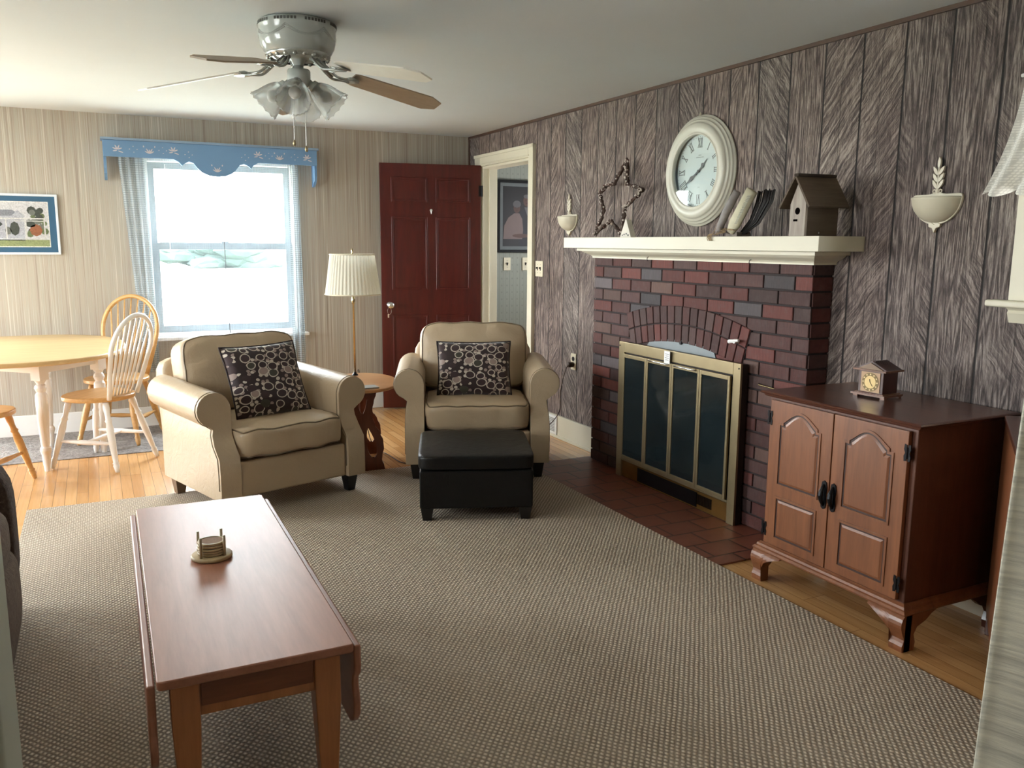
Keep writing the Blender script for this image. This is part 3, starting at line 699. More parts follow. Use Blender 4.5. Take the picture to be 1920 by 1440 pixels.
# arch
AC = 3.69; Rr = 1.90; ztop = 1.070; cz = ztop - Rr
def arc_pt(R, a, t): return Vector((-t, R * sin(a), cz + R * cos(a)))
bk = B(); am = .287; n = 24
outer = [(Rr * sin(-am + 2 * am * k / n), cz + Rr * cos(-am + 2 * am * k / n)) for k in range(n + 1)]
inner = [((Rr - .20) * sin(-am + 2 * am * k / n), cz + (Rr - .20) * cos(-am + 2 * am * k / n)) for k in range(n + 1)]
prism(bk, outer + inner[::-1], lambda u, v, t: Vector((-t, u, v)), -.001, .0095); link('arch_mortar', bk, M_MORTAR, fp)
bm = B(); lay = bm.loops.layers.float_color.new('tone')
for ring in range(2):
    Ro = Rr - .102 * ring; Ri = Ro - .096; nb = 16
    for k in range(nb):
        a0 = -am + 2 * am * k / nb + .0022; a1 = -am + 2 * am * (k + 1) / nb - .0022
        tone = random.choice(tones[:4]); kk = random.uniform(.85, 1.25); tone = tuple(x * kk for x in tone)
        q = [arc_pt(Ri, a0, .0), arc_pt(Ri, a1, 0), arc_pt(Ro, a1, 0), arc_pt(Ro, a0, 0)]
        cc = sum(q, Vector()) / 4
        for p in q: p.x = 0
        o0 = [bm.verts.new(p + Vector((0, 0, 0))) for p in q]; o1 = [bm.verts.new(p + Vector((-.014, 0, 0))) for p in q]; o2 = [bm.verts.new(cc + (p - cc) * .94 + Vector((-.017, 0, 0))) for p in q]
        fs = [bm.faces.new(o2)]
        for i in range(4):
            j = (i + 1) % 4; fs.append(bm.faces.new((o0[i], o0[j], o1[j], o1[i]))); fs.append(bm.faces.new((o1[i], o1[j], o2[j], o2[i])))
        for f_ in fs:
            for lp in f_.loops: lp[lay] = (*tone, 1)
bmesh.ops.recalc_face_normals(bm, faces=bm.faces[:]); link('brick_arch', bm, M_BR, fp)
b_ = B(); prism(b_, [(-.30, .80), (.34, .80), (.30, .845), (.24, .865), (.1, .882), (-.05, .885), (-.2, .872), (-.27, .856)], lambda u, v, t: Vector((-t, u, v)), -.001, .0135); link('steel_lintel', b_, M_STEEL, fp)
b_ = B(); tube(b_, [(-.013, 0.0, .872), (-.022, 0, .872)], .010, 10); link('screw', b_, M_BLKM, fp)
# little valve and the thin rod in the brick joints
b_ = B(); tube(b_, [(-.01, 3.235 - 3.69, .93), (-.045, 3.235 - 3.69, .93)], .011, 10); tube(b_, [(-.04, 3.275 - 3.69, .925), (-.045, 3.20 - 3.69, .938)], [.010, .006], 10)
o = link('damper_key', b_, M_PAPER, fp); o['label'] = 'white and brass key'
b_ = B(); tube(b_, [(-.002, 3.09 - 3.69, .738), (-.03, 3.06 - 3.69, .738), (-.035, 2.88 - 3.69, .732)], .0035, 8); link('damper_rod', b_, M_PBRASS, fp)

# mantel
mt = root('mantel_shelf', (WX, 3.69, 1.32), 0, 'cream painted wooden mantel shelf above the brick', 'mantel')
Y0, Y1 = 2.625, 4.765
b_ = B(); box(b_, 2.71 - WX, 0, Y0 - 3.69, Y1 - 3.69, 1.375 - 1.32, 1.440 - 1.32); link('shelf_board', b_, M_CREAM, mt, bevel=.002)
prof = [(.002, 1.315), (.012, 1.315), (.012, 1.322), (.018, 1.33), (.03, 1.336), (.05, 1.345), (.06, 1.353), (.064, 1.358), (.085, 1.358), (.085, 1.3735), (.002, 1.3735)]
cb = B(); rings = []
for yy, s_ in ((fy0, -1), (fy1, 1)):
    pass
# crown: front run with mitred returns
def crown_ring(path):
    rs = []
    for (bx, by, ox, oy) in path:
        rs.append([cb.verts.new((bx - WX + ox * d, by - 3.69 + oy * d, z - 1.32)) for d, z in prof])
    for a, c in zip(rs, rs[1:]):
        for i in range(len(prof)):
            j = (i + 1) % len(prof); cb.faces.new((a[i], a[j], c[j], c[i]))
    cb.faces.new(rs[0]); cb.faces.new(list(reversed(rs[-1])))
crown_ring([(WX - .001, fy0 - .004, 0, -1), (FX - .008, fy0 - .004, -1, -1), (FX - .008, fy1 + .004, -1, 1), (WX - .001, fy1 + .004, 0, 1)])
bmesh.ops.recalc_face_normals(cb, faces=cb.faces[:]); link('crown_moulding', cb, M_CREAM, mt)
for yy in (4.0, 3.16):
    b_ = B(); tube(b_, [(2.835 - WX, yy - 3.69, .012), (2.822 - WX, yy - 3.69, .008), (2.82 - WX, yy - 3.69, -.004), (2.826 - WX, yy - 3.69, -.012)], .002, 6)
    link('hook', b_, M_BLKM, mt)

# fireplace glass doors
fs = root('fireplace_doors', (2.80, 3.68, .008), 0, 'brass framed four panel glass fireplace doors', 'fireplace screen')
iy0, iy1 = 3.145 - 3.68, 4.215 - 3.68; Hh = .822
def fbox(bm, u0, u1, z0, z1, t0, t1): return box(bm, t0, t1, u0, u1, z0, z1)   # x from t0 to t1 (room is -x)
b_ = B(); fbox(b_, iy0 + .006, iy1 - .006, .0, Hh - .006, .004, .042); link('housing', b_, plain('dark_housing', (.02, .012, .009), .7), fs)
b_ = B(); fbox(b_, iy0, iy0 + .055, 0, Hh, -.010, .004); fbox(b_, iy1 - .055, iy1, 0, Hh, -.010, .004); fbox(b_, iy0 + .055, iy1 - .055, Hh - .062, Hh, -.010, .004)
fbox(b_, iy0 + .055, iy1 - .055, .105, .118, -.010, .004)
link('frame', b_, M_BRASS, fs, bevel=.003)
for u in (iy0 + .012, iy1 - .012): link('screw', tube(B(), [(-.009, u, Hh - .025), (-.013, u, Hh - .025)], .004, 8), M_BLKM, fs)
pw = (iy1 - iy0 - .11 - .012) / 4
for k in range(4):
    u0 = iy0 + .055 + .006 + k * pw; u1 = u0 + pw; zz0, zz1 = .122, Hh - .068
    b_ = B(); s_ = .017
    fbox(b_, u0 + .001, u0 + s_, zz0, zz1, -.022, -.008); fbox(b_, u1 - s_, u1 - .001, zz0, zz1, -.022, -.008); fbox(b_, u0 + s_, u1 - s_, zz1 - .022, zz1, -.022, -.008); fbox(b_, u0 + s_, u1 - s_, zz0, zz0 + .02, -.022, -.008)
    d = link('door_panel', b_, M_BRASS, fs, bevel=.002)
    link('glass_pane', fbox(B(), u0 + s_ - .001, u1 - s_ + .001, zz0 + .019, zz1 - .021, -.016, -.011), M_FGLASS, d)
    if k in (1, 2):
        b_ = B(); a, c = (u0 + .03, u1 - .035)
        tube(b_, [(-.022, a, zz1 - .006), (-.034, a + .006, zz1 - .006), (-.034, c - .006, zz1 - .006), (-.022, c, zz1 - .006)], .005, 8, flat=1.6); link('handle', b_, M_CHROME, d, smooth=True)
b_ = B(); fbox(b_, iy0 + .056, iy1 - .056, .004, .100, .0, .004); 
link('draft_panel', b_, M_BRONZE, fs)
b_ = B(); fbox(b_, iy0 + .30, iy1 - .22, .012, .092, -.003, .0)
for k in range(16): fbox(b_, iy0 + .18 + k * .008, iy0 + .183 + k * .008, .03, .085, -.003, .0)
link('vent_grille', b_, M_BLKM, fs)
b_ = B(); fbox(b_, .015, .066, Hh - .072, Hh - .004, -.0245, -.023 + .0005); o = link('paper_tag', b_, M_PAPER, fs); o['label'] = 'white printed paper tag'
b_ = B()
for k, zz in enumerate((.020, .030, .041, .052)): fbox(b_, .022 + .003 * (k % 2), .058 - .006 * (k % 2), Hh - zz - .0012, Hh - zz + .0012, -.0252, -.0245)
link('tag_print', b_, M_GREY, o)

# ------------------------------------------------------------------ wall clock
ck = root('wall_clock', (WX - .001, 3.75, 1.792), 0, 'large round cream wall clock with roman numerals', 'clock'); ck.scale = (.97, .965, .965)
def CK(u, v, t): return Vector((-t, -u, v))
Mck = Matrix(((0, 0, -1, 0), (-1, 0, 0, 0), (0, 1, 0, 0), (0, 0, 0, 1)))
b_ = B(); lathe(b_, [(.300, 0), (.304, .008), (.302, .014), (.292, .016), (.292, .022), (.288, .028), (.278, .029), (.278, .035), (.272, .040), (.262, .041), (.261, .047), (.250, .056), (.232, .060), (.215, .056), (.207, .049), (.205, .053), (.200, .054), (.196, .050), (.195, .030)], 72, Mck, caps=False)
lathe(b_, [(.300, 0), (.0, 0)][:1] + [(.196, .0)], 72, Mck, caps=False); link('frame', b_, M_SCON if False else plain('clock_rim_cream', (.60, .58, .49), .35, var=.02), ck, smooth=True)
b_ = B(); lathe(b_, [(.197, .010), (.197, .013)], 64, Mck); link('dial', b_, M_FACE, ck)
nm = B()
def stroke(bm, a, r0, r1, off, wd, t=.0145, r0off=None):
    """bar between radii r0,r1 at clock angle a, side offsets at both ends"""
    o0, o1 = off if hasattr(off, '__len__') else (off, off)
    d = Vector((sin(a), cos(a))); s_ = Vector((cos(a), -sin(a)))
    p = [d * r0 + s_ * (o0 - wd / 2), d * r0 + s_ * (o0 + wd / 2), d * r1 + s_ * (o1 + wd / 2), d * r1 + s_ * (o1 - wd / 2)]
    prism(bm, [tuple(q) for q in p], CK, .013, t)
NUM = ['XII', 'I', 'II', 'III', 'IIII', 'V', 'VI', 'VII', 'VIII', 'IX', 'X', 'XI']
for h, s in enumerate(NUM):
    a = rad(30 * h); wdt = {'I': .010, 'V': .022, 'X': .022}; tot = sum(wdt[c] for c in s); x = -tot / 2
    r0, r1 = .130, .178
    for c in s:
        cx = x + wdt[c] / 2
        if c == 'I': stroke(nm, a, r0, r1, cx, .0035)
        elif c == 'V': stroke(nm, a, r0, r1, (cx, cx - .008), .0045); stroke(nm, a, r0, r1, (cx, cx + .008), .0022)
        else: stroke(nm, a, r0, r1, (cx + .008, cx - .008), .0045); stroke(nm, a, r0, r1, (cx - .008, cx + .008), .0022)
        x += wdt[c]
    stroke(nm, a, r1, r1 + .0018, 0, tot); stroke(nm, a, r0 - .0018, r0, 0, tot)
for k in range(60): stroke(nm, rad(6 * k), .184, .188, 0, .0016)
link('numerals', nm, plain('numeral_grey', (.16, .16, .155), .6), ck)
b_ = B()
for k in range(11): box(b_, -.0145, -.013, .030 - k * .006 - .004, .030 - k * .006, .074, .0765)
for k in range(4): box(b_, -.0145, -.013, .010 - k * .006 - .004, .010 - k * .006, .086, .0885)
box(b_, -.0145, -.013, -.008, .008, -.088, -.0855); link('dial_lettering', b_, plain('lettering_grey', (.30, .31, .31), .6), ck)
def hand(a, ln, wd, t):
    b_ = B(); d = Vector((sin(a), cos(a))); s_ = Vector((cos(a), -sin(a)))
    pts = [(-.03, .004), (.02, .004), (.3 * ln, .004), (.42 * ln, wd), (.5 * ln, wd * 1.15), (.6 * ln, wd * .5), (.66 * ln, .0035), (.95 * ln, .002), (ln, .0005)]
    poly = [d * u + s_ * v for u, v in pts] + [d * u - s_ * v for u, v in reversed(pts)]
    prism(b_, [tuple(p) for p in poly], CK, t, t + .0015); return b_
link('hour_hand', hand(rad(49), .095, .013, .017), M_GREY, ck); link('minute_hand', hand(rad(238), .150, .011, .020), M_GREY, ck)
b_ = B(); lathe(b_, [(.008, .013), (.008, .023)], 14, Mck); link('hub', b_, M_GREY, ck)
b_ = B(); tube(b_, [(-.02, .004 * 0, .300), (-.02, 0, .316)], [.008, .003], 8); link('hanging_tip', b_, M_CREAM, ck)
b_ = B(); lathe(b_, [(.194, .047), (.194, .0485)], 64, Mck); link('glass', b_, M_GLASS, ck)

# ------------------------------------------------------------------ mantel ornaments (top of mantel z=1.440)
MZ = 1.440
st = root('twig_star', (2.88, 4.43, MZ), 0, 'dark twig star wreath with pale pip berries on the mantel', 'ornament')
star2 = [(4.653, .006), (4.560, .150), (4.628, .258), (4.560, .306), (4.470, .312), (4.345, .446), (4.325, .300), (4.150, .262), (4.235, .21), (4.325, .166), (4.342, .006), (4.470, .090)]
pts = [Vector((2.92 - .10 * 0 - 2.88 - (1 - v / .45) * .03, u - 4.40, v + .012)) for u, v in star2]
poly = []
for i in range(len(pts)):
    a, c = pts[i], pts[(i + 1) % len(pts)]
    for k in range(7): poly.append(a.lerp(c, k / 7))
b_ = B(); rnd = random.Random(5)
for q in range(5):
    tube(b_, [p + Vector((rnd.uniform(-.010, .008), rnd.uniform(-.010, .010), rnd.uniform(-.004, .011))) for p in poly], .0062, 6, closed=True)
link('twig_frame', b_, M_TWIG, st, smooth=True)
b_ = B()
for k in range(150):
    i = rnd.randrange(len(poly)); p = poly[i].lerp(poly[(i + 1) % len(poly)], rnd.random()) + Vector((rnd.uniform(-.016, .0), rnd.uniform(-.014, .014), rnd.uniform(-.006, .014)))
    p.z = max(p.z, .006)
    bmesh.ops.create_icosphere(b_, subdivisions=1, radius=rnd.uniform(.004, .0078), matrix=Matrix.Translation(p))
o = link('pip_berries', b_, M_BERRY, st, smooth=True); o['kind'] = 'stuff'
b_ = B()
for k in range(90):
    i = rnd.randrange(len(poly)); p = poly[i] + Vector((rnd.uniform(-.012, .0), rnd.uniform(-.012, .012), rnd.uniform(-.004, .012))); p.z = max(p.z, .007)
    bmesh.ops.create_icosphere(b_, subdivisions=1, radius=.0055, matrix=Matrix.Translation(p))
o = link('dark_berries', b_, plain('dark_pips', (.10, .04, .03), .6), st, smooth=True); o['kind'] = 'stuff'
tr_ = root('wooden_tree', (2.79, 4.155, MZ), rad(8), 'small white painted triangular tree block beside the star', 'ornament')
b_ = B(); prism(b_, [(-.048, 0), (.048, 0), (.004, .102), (-.004, .102)], lambda u, v, t: Vector((t, -u, v)), -.02, .02); link('block', b_, plain('whitewashed_wood', (.72, .68, .60), .7, var=.08), tr_, bevel=.002)
b_ = B()
for u, v, r in ((-.025, .012, .004), (-.01, .016, .005), (.008, .02, .005), (.024, .012, .006)): tube(b_, [(-.0205, -u, v), (-.022, -u, v)], r, 8)
link('painted_marks', b_, M_GREY, tr_)
# scroll bundle
sb = root('scroll_bundle', (2.80, 3.25, MZ), 0, 'rolled scrolls and dark twigs tied with raffia, leaning on the mantel', 'ornament')
def SL(y, z, x=2.80): return (x - 2.80, y - 3.25 - .05, z - MZ)
b_ = B(); tube(b_, [SL(3.345, 1.462, 2.735), SL(3.305, 1.555, 2.745), SL(3.25, 1.65, 2.76)], [.016, .021, .019], 12); link('birch_roll', b_, plain('birch_bark', (.30, .275, .27), .8, var=.3, nscale=40), sb, smooth=True)
b_ = B(); tube(b_, [SL(3.275, 1.46, 2.75), SL(3.25, 1.50, 2.755), SL(3.165, 1.652, 2.775)], [.020, .033, .031], 14, flat=.6); o = link('parchment_scroll', b_, plain('parchment', (.62, .58, .42), .7, var=.15, nscale=40), sb, smooth=True)
b_ = B()
for k in range(26):
    t = k / 25; z = 1.50 + .125 * t; yb = 3.238 - .072 * t
    box(b_, -.0725, -.072, yb - 3.30 - .017, yb - 3.30 + .013 - .006 * (k % 3), z - MZ, z - MZ + .0016, Matrix.Translation((.012 + .014 * t, -.002, 0)))
link('handwriting', b_, M_GREY, sb)
b_ = B()
for k in range(34):
    t = k / 33; s_ = rnd.uniform(-.01, .01)
    y1_ = 3.165 - .105 * t; tube(b_, [SL(3.26 - .03 * t, 1.452, 2.80 + s_), SL(3.20 - .06 * t, 1.50 + .02 * (1 - t), 2.81 + s_), SL(y1_ + .01, 1.60, 2.82 + s_), SL(y1_ + .004, 1.655 + rnd.uniform(-.012, .004), 2.825 + s_)], .0028, 5)
link('twig_bundle', b_, plain('black_twig', (.018, .016, .015), .6), sb, smooth=True)
b_ = B(); box(b_, -.04, .045, -.062, .02, 0, .022); link('block', b_, M_BARN, sb, bevel=.003)
b_ = B()
for k in range(12):
    a = rnd.uniform(-.5, .5); c0 = SL(3.30, 1.463, 2.745)
    tube(b_, catmull([c0, (c0[0] - .012, c0[1] + rnd.uniform(-.02, .06), c0[2] + rnd.uniform(-.01, .025)), (c0[0] - .03 + rnd.uniform(-.01, .01), c0[1] + rnd.uniform(-.05, .07), c0[2] + rnd.uniform(-.015, .02))], 5), .0014, 5)
for k in range(6):
    tube(b_, catmull([SL(3.33, 1.448, 2.72), SL(3.35 + .004 * k, 1.452, 2.705), SL(3.355 + .006 * k, 1.435, 2.702), SL(3.36 + rnd.uniform(-.02, .02), 1.420, 2.7025)], 4), .0016, 5)
tube(b_, [SL(3.325, 1.478, 2.752), SL(3.22, 1.47, 2.725)], .003, 6)
link('raffia', b_, plain('raffia_straw', (.34, .24, .13), .8, var=.3, nscale=80), sb, smooth=True)
# birdhouse: gable front faces the room (-x)
bh = root('birdhouse', (2.810, 2.752, MZ), rad(-4), 'weathered wooden birdhouse with a steep roof on the mantel end', 'birdhouse')
b_ = B(); gp = [(-.048, 0), (.048, 0), (.048, .135), (0, .235), (-.048, .135)]
prism(b_, [(-u, v) for u, v in gp], lambda u, v, t: Vector((t, u, v)), -.095, -.082); link('front_board', b_, wood('lit_barn_wood', (.42, .37, .32), (.24, .20, .175), 'Z', .8, 1.4), bh, bevel=.0015)  # front board lightened in colour for the light falling on it
b_ = B(); prism(b_, [(-u, v) for u, v in gp], lambda u, v, t: Vector((t, u, v)), .070, .082)
box(b_, -.082, .070, -.048, -.036, 0, .140); box(b_, -.082, .070, .036, .048, 0, .140); box(b_, -.082, .070, -.036, .036, 0, .01)
link('box', b_, M_BARND, bh)
b_ = B()
for s_ in (1, -1):
    d = Vector((0, s_ * .083, -.117)).normalized(); nn = Vector((0, s_ * .117, .083)).normalized()
    a = Vector((0, 0, .243))
    for x0, x1 in ((-.118, .098),):
        q = [a, a + d * .155]
        v8 = []
        for x in (x0, x1):
            for p in q:
                for h_ in (0, .009): v8.append(b_.verts.new(Vector((x, 0, 0)) + p + nn * h_))
        for f_ in ((0, 1, 3, 2), (4, 6, 7, 5), (0, 4, 5, 1), (2, 3, 7, 6), (0, 2, 6, 4), (1, 5, 7, 3)): b_.faces.new([v8[i] for i in f_])
bmesh.ops.recalc_face_normals(b_, faces=b_.faces[:]); link('roof', b_, M_BARND, bh)
b_ = B(); box(b_, -.114, .095, -.014, .014, .249, .262); link('ridge_cap', b_, plain('bark_ridge', (.05, .035, .025), .9, bump=.6), bh, bevel=.003)
b_ = B(); tube(b_, [(-.0955, 0, .105), (-.0965, 0, .105)], .015, 16); link('entry_hole', b_, M_HOLE, bh)
b_ = B(); box(b_, -.0975, -.0955, -.002, .022, .062, .071); link('slot', b_, M_HOLE, bh)
b_ = B(); tube(b_, [(-.02, -.048, .014), (-.02, -.051, .014)], .004, 8); link('nail', b_, M_CHROME, bh)

# ------------------------------------------------------------------ sconces
def sconce(y, z, label):
    r_ = root('wall_sconce', (WX - .0005, y, z), 0, label, 'wall pocket', 'ivory wall pockets on the barn boards')
    b_ = B(); n = 20; R0 = .112; rows_ = []
    prof = [(.112, .0), (.116, -.004), (.113, -.012), (.110, -.03), (.100, -.055), (.080, -.080), (.052, -.098), (.02, -.106)]
    for rr, zz in prof:
        rows_.append([b_.verts.new((-rr * .78 * sin(PI * k / n), -rr * cos(PI * k / n), zz)) for k in range(n + 1)])
    for a, c in zip(rows_, rows_[1:]):
        for k in range(n): b_.faces.new((a[k], a[k + 1], c[k + 1], c[k]))
    b_.faces.new(rows_[-1][::-1])
    inn = [b_.verts.new((-.100 * .78 * sin(PI * k / n), -.100 * cos(PI * k / n), -.002)) for k in range(n + 1)]
    inb = [b_.verts.new((-.07 * .78 * sin(PI * k / n), -.07 * cos(PI * k / n), -.05)) for k in range(n + 1)]
    for k in range(n): b_.faces.new((rows_[0][k], inn[k], inn[k + 1], rows_[0][k + 1])); b_.faces.new((inn[k], inb[k], inb[k + 1], inn[k + 1]))
    b_.faces.new(inb)
    bmesh.ops.recalc_face_normals(b_, faces=b_.faces[:]); link('bowl', b_, M_SCON, r_, smooth=True)
    b_ = B(); m = 20; out = [(-.118, .0), (-.112, .010), (-.10, .012)] + [(-.10 + .2 * k / m, .012 + .010 * math.exp(-((k / m - .5) * 9) ** 2)) for k in range(1, m)] + [(.10, .012), (.112, .010), (.118, .0)] + [(.118 * cos(PI * k / m), -.114 * sin(PI * k / m)) for k in range(1, m)]
    prism(b_, out[::-1], lambda u, v, t: Vector((-t, -u, v)), 0, .012)
    prism(b_, [(-.028, -.11), (-.014, -.106), (0, -.113), (.014, -.106), (.028, -.11), (.026, -.124), (.010, -.128), (0, -.148), (-.010, -.128), (-.026, -.124)][::-1], lambda u, v, t: Vector((-t, -u, v)), 0, .016)
    link('back_plate', b_, M_SCON, r_, bevel=.002)
    b_ = B()
    tube(b_, [(-.012, 0, .015), (-.012, 0, .158)], [.006, .003], 8)
    def leaf(cy, cz_, a, l, wd):
        ps = []
        for k in range(10):
            t = 2 * PI * k / 10; u, v = l / 2 + cos(t) * l / 2, sin(t) * wd / 2 * (1 if cos(t) < .5 else .6)
            ps.append((cy + u * cos(a) - v * sin(a), cz_ + u * sin(a) + v * cos(a)))
        prism(b_, ps, lambda u, v, t: Vector((-t, -u, v)), .006, .016)
    for zz in (.035, .062, .090): leaf(.003, zz, rad(58), .042, .014); leaf(-.003, zz, rad(122), .042, .014)
    leaf(0, .118, rad(90), .045, .014)
    for s_ in (-1, 1): tube(b_, [(-.012, s_ * (.014 + .007 * cos(2 * PI * k / 8)), .024 + .007 * sin(2 * PI * k / 8)) for k in range(8)], .003, 6, closed=True)
    link('leaf_finial', b_, plain('ivory_finial', (.68, .62, .50), .45), r_)
    r_.scale = (.93, .93, .93)
    return r_
sconce(2.285, 1.590, 'ivory half bowl wall pocket right of the birdhouse')
sconce(5.15, 1.588, 'ivory half bowl wall pocket left of the twig star')

# ------------------------------------------------------------------ switches, outlet, register
def plate(name, y, z, gang, label, cat, on='R', outlet=False):
    r_ = root(name, (WX - .0005, y, z) if on == 'R' else (y, FY + .0395, z), 0 if on == 'R' else -PI / 2 + PI, label, cat, 'toggle switch plates' if cat == 'light switch' else None)
    if on != 'R': r_.rotation_euler[2] = PI / 2
    wd = .07 if gang == 1 else .115
    b_ = B(); box(b_, -.006, 0, -wd / 2, wd / 2, -.058, .058); link('plate', b_, M_IVORY, r_, bevel=.003)
    for k in range(gang):
        yy = (k - (gang - 1) / 2) * .046
        b_ = B()
        if outlet:
            for zz in (.02, -.02): tube(b_, [(-.0055, yy, zz), (-.0085, yy, zz)], .016, 14)
            link('socket', b_, M_BLKM, r_)
        else:
            box(b_, -.0075, -.006, yy - .006, yy + .006, -.013, .013); box(b_, -.018, -.007, yy - .004, yy + .004, 0, .012)
            link('toggle', b_, M_BLKM if not outlet else M_IVORY, r_)
    for k in range(gang):
        yy = (k - (gang - 1) / 2) * .046
        for zz in ((.03, -.03) if not outlet else (0,)): link('screw', tube(B(), [(-.006, yy, zz), (-.0075, yy, zz)], .003, 6), M_CHROME, r_)
plate('light_switch', 5.592, 1.216, 2, 'ivory double toggle switch plate beside the doorway casing', 'light switch')
plate('wall_outlet', 5.065, .585, 1, 'ivory wall outlet with a plug left of the fireplace', 'outlet', outlet=True)
plate('light_switch', 3.365, 1.217, 1, 'single toggle switch plate under the portrait in the hall', 'light switch', on='H')
plate('light_switch', 3.575, 1.217, 2, 'double toggle switch plate in the hall, right of the single one', 'light switch', on='H')
rg = root('floor_register', (WX - .0205, 5.37, .09), 0, 'white louvred heat register in the cream baseboard', 'vent')
b_ = B(); box(b_, -.008, 0, -.12, .12, -.07, .07); link('frame', b_, M_WHITE, rg, bevel=.003)
b_ = B()
for k in range(9): box(b_, -.012, -.008, -.09, .09, -.048 + k * .0115, -.048 + k * .0115 + .006)
link('louvres', b_, plain('register_grey', (.33, .33, .31), .5), rg)
pc = B(); tube(pc, catmull([(2.962, 5.065, .565), (2.935, 5.07, .562), (2.925, 5.10, .50), (2.92, 5.145, .36), (2.91, 5.14, .22), (2.86, 5.22, .10), (2.78, 5.30, .03), (2.66, 5.34, .006), (2.45, 5.36, .005), (2.2, 5.40, .005), (1.95, 5.20, .005), (1.80, 5.03, .005), (1.70, 5.02, .005), (1.68, 5.25, .005), (1.66, 5.58, .02), (1.62, 5.63, .3), (1.60, 5.63, .46), (1.585, 5.60, .533), (1.56, 5.54, .545), (1.53, 5.46, .545)], 6), .0032, 6)
box(pc, 2.935, 2.969, 5.052, 5.078, .548, .582)
tag(link('lamp_cord', pc, M_CORD, smooth=True), 'thin brown lamp cord from the wall outlet to the end table', 'cord')

# ------------------------------------------------------------------ red door
dr = root('door_1', (2.962, 6.635, .012), 0, 'open dark red mahogany six panel door', 'door')
dr['kind'] = 'structure'
ang = math.atan2(.175, -.825)
dr.rotation_euler[2] = ang      # local +x runs from hinge to free edge; camera side is local +y? (rotated ~168 deg)
DW, DH = .845, 2.03
link('slab', box(B(), 0, DW, -.018, .018, 0, DH), M_MAHO, dr, bevel=.002)
def panel_rect(bm, x0, x1, z0, z1, y, s=1):
    fn = lambda u, v, t: Vector((u, y + s * t, v))
    ring_prism(bm, rect(x0, x1, z0, z1), rect(x0 + .016, x1 - .016, z0 + .016, z1 - .016), fn, 0, .006)
    a = rect(x0 + .03, x1 - .03, z0 + .03, z1 - .03); c = rect(x0 + .05, x1 - .05, z0 + .05, z1 - .05)
    va_ = [bm.verts.new(fn(*p, .0005)) for p in a]; vc = [bm.verts.new(fn(*p, .005)) for p in c]
    bm.faces.new(vc)
    for k in range(4): bm.faces.new((va_[k], va_[(k + 1) % 4], vc[(k + 1) % 4], vc[k]))
for x0, x1 in ((.095, .385), (.455, .755)):
    for z0, z1 in ((1.72, 1.92), (1.0, 1.60), (.22, .79)):
        b_ = B(); panel_rect(b_, x0, x1, z0, z1, .018); bmesh.ops.recalc_face_normals(b_, faces=b_.faces[:])
        link('raised_panel', b_, M_MAHO, dr, bevel=.003)
b_ = B(); Mk = Matrix.Translation((.775, .018, .875)) @ Matrix.Rotation(-PI / 2, 4, 'X')
lathe(b_, [(.028, 0), (.028, .004), (.012, .008), (.010, .03), (.024, .04), (.029, .052), (.026, .064), (.012, .07)], 20, Mk); o = link('door_knob', b_, M_CHROME, dr, smooth=True); o['label'] = 'bright silver knob'
b_ = B(); tube(b_, [(.785 + .016 * cos(t * PI / 6), .040, .825 + .028 * sin(t * PI / 6)) for t in range(12)], .002, 6, closed=True); box(b_, .788, .80, .038, .041, .77, .80); link('key_ring', b_, M_CHROME, dr)
b_ = B(); tube(b_, [(.425, .018, 1.655), (.425, .028, 1.655)], .012, 12); tube(b_, [(.425, .028, 1.655), (.425, .03, 1.625)], [.009, .003], 8); o = link('door_knocker', b_, M_CHROME, dr)
for zz in (1.82, .25):
    b_ = B(); tube(b_, [(-.006, .018, zz - .045), (-.006, .018, zz + .045)], .008, 8); box(b_, -.004, .02, .017, .0195, zz - .045, zz + .045); link('hinge', b_, M_BLKM, dr)

# ------------------------------------------------------------------ pictures
pf = root('framed_picture', (-.62, FY - .0005, 1.51), 0, 'framed print of a white porch house with a blue mat', 'picture')
def PB(bm, x0, x1, z0, z1, y0, y1, mi=0): return box(bm, x0, x1, -y1, -y0, z0, z1, mi=mi)
x0, x1, z0, z1 = -.42, .415, -.21, .21
b_ = B(); ring_prism(b_, rect(x0, x1, z0, z1), rect(x0 + .016, x1 - .016, z0 + .016, z1 - .016), lambda u, v, t: Vector((u, -t, v)), 0, .018); link('frame', b_, M_FRW, pf, bevel=.002)
b_ = B(); PB(b_, x0 + .015, x1 - .015, z0 + .015, z1 - .015, 0, .010); link('mat_board', b_, M_MATB, pf)
b_ = B(); qx0, qx1, qz0, qz1 = x0 + .066, x1 - .066, z0 + .058, z1 - .058
cols = [(.60, .60, .62), (.13, .17, .08), (.62, .62, .60), (.05, .06, .05), (.30, .11, .05), (.22, .23, .26), (.27, .31, .14), (.75, .74, .70), (.16, .17, .15), (.42, .43, .48)]
pm_ = [plain('print_%s' % n_, tuple(x * .8 for x in c), .7, var=.55, nscale=130) for n_, c in zip(('sky', 'leaf', 'porch', 'shadow', 'pumpkin', 'roof', 'lawn', 'mount', 'foliage', 'siding'), cols)]
PB(b_, qx0 - .006, qx1 + .006, qz0 - .006, qz1 + .006, .010, .0105, 7)
PB(b_, qx0, qx1, qz0, qz1, .0105, .011, 0)
def PP(pts, t, mi): prism(b_, [p for p in pts], lambda u, v, tt: Vector((u, -tt, v)), t, t + .0004, mi)
PP(rect(qx0, qx1, qz0, qz0 + .045), .011, 6); PP(rect(qx0, .20, qz0 + .04, qz0 + .21), .011, 9)
PP([(qx0, .09), (.13, .10), (.19, .06), (qx0, .045)], .0114, 5); PP([(.12, .05), (.165, .10), (.21, .05)], .0118, 9)
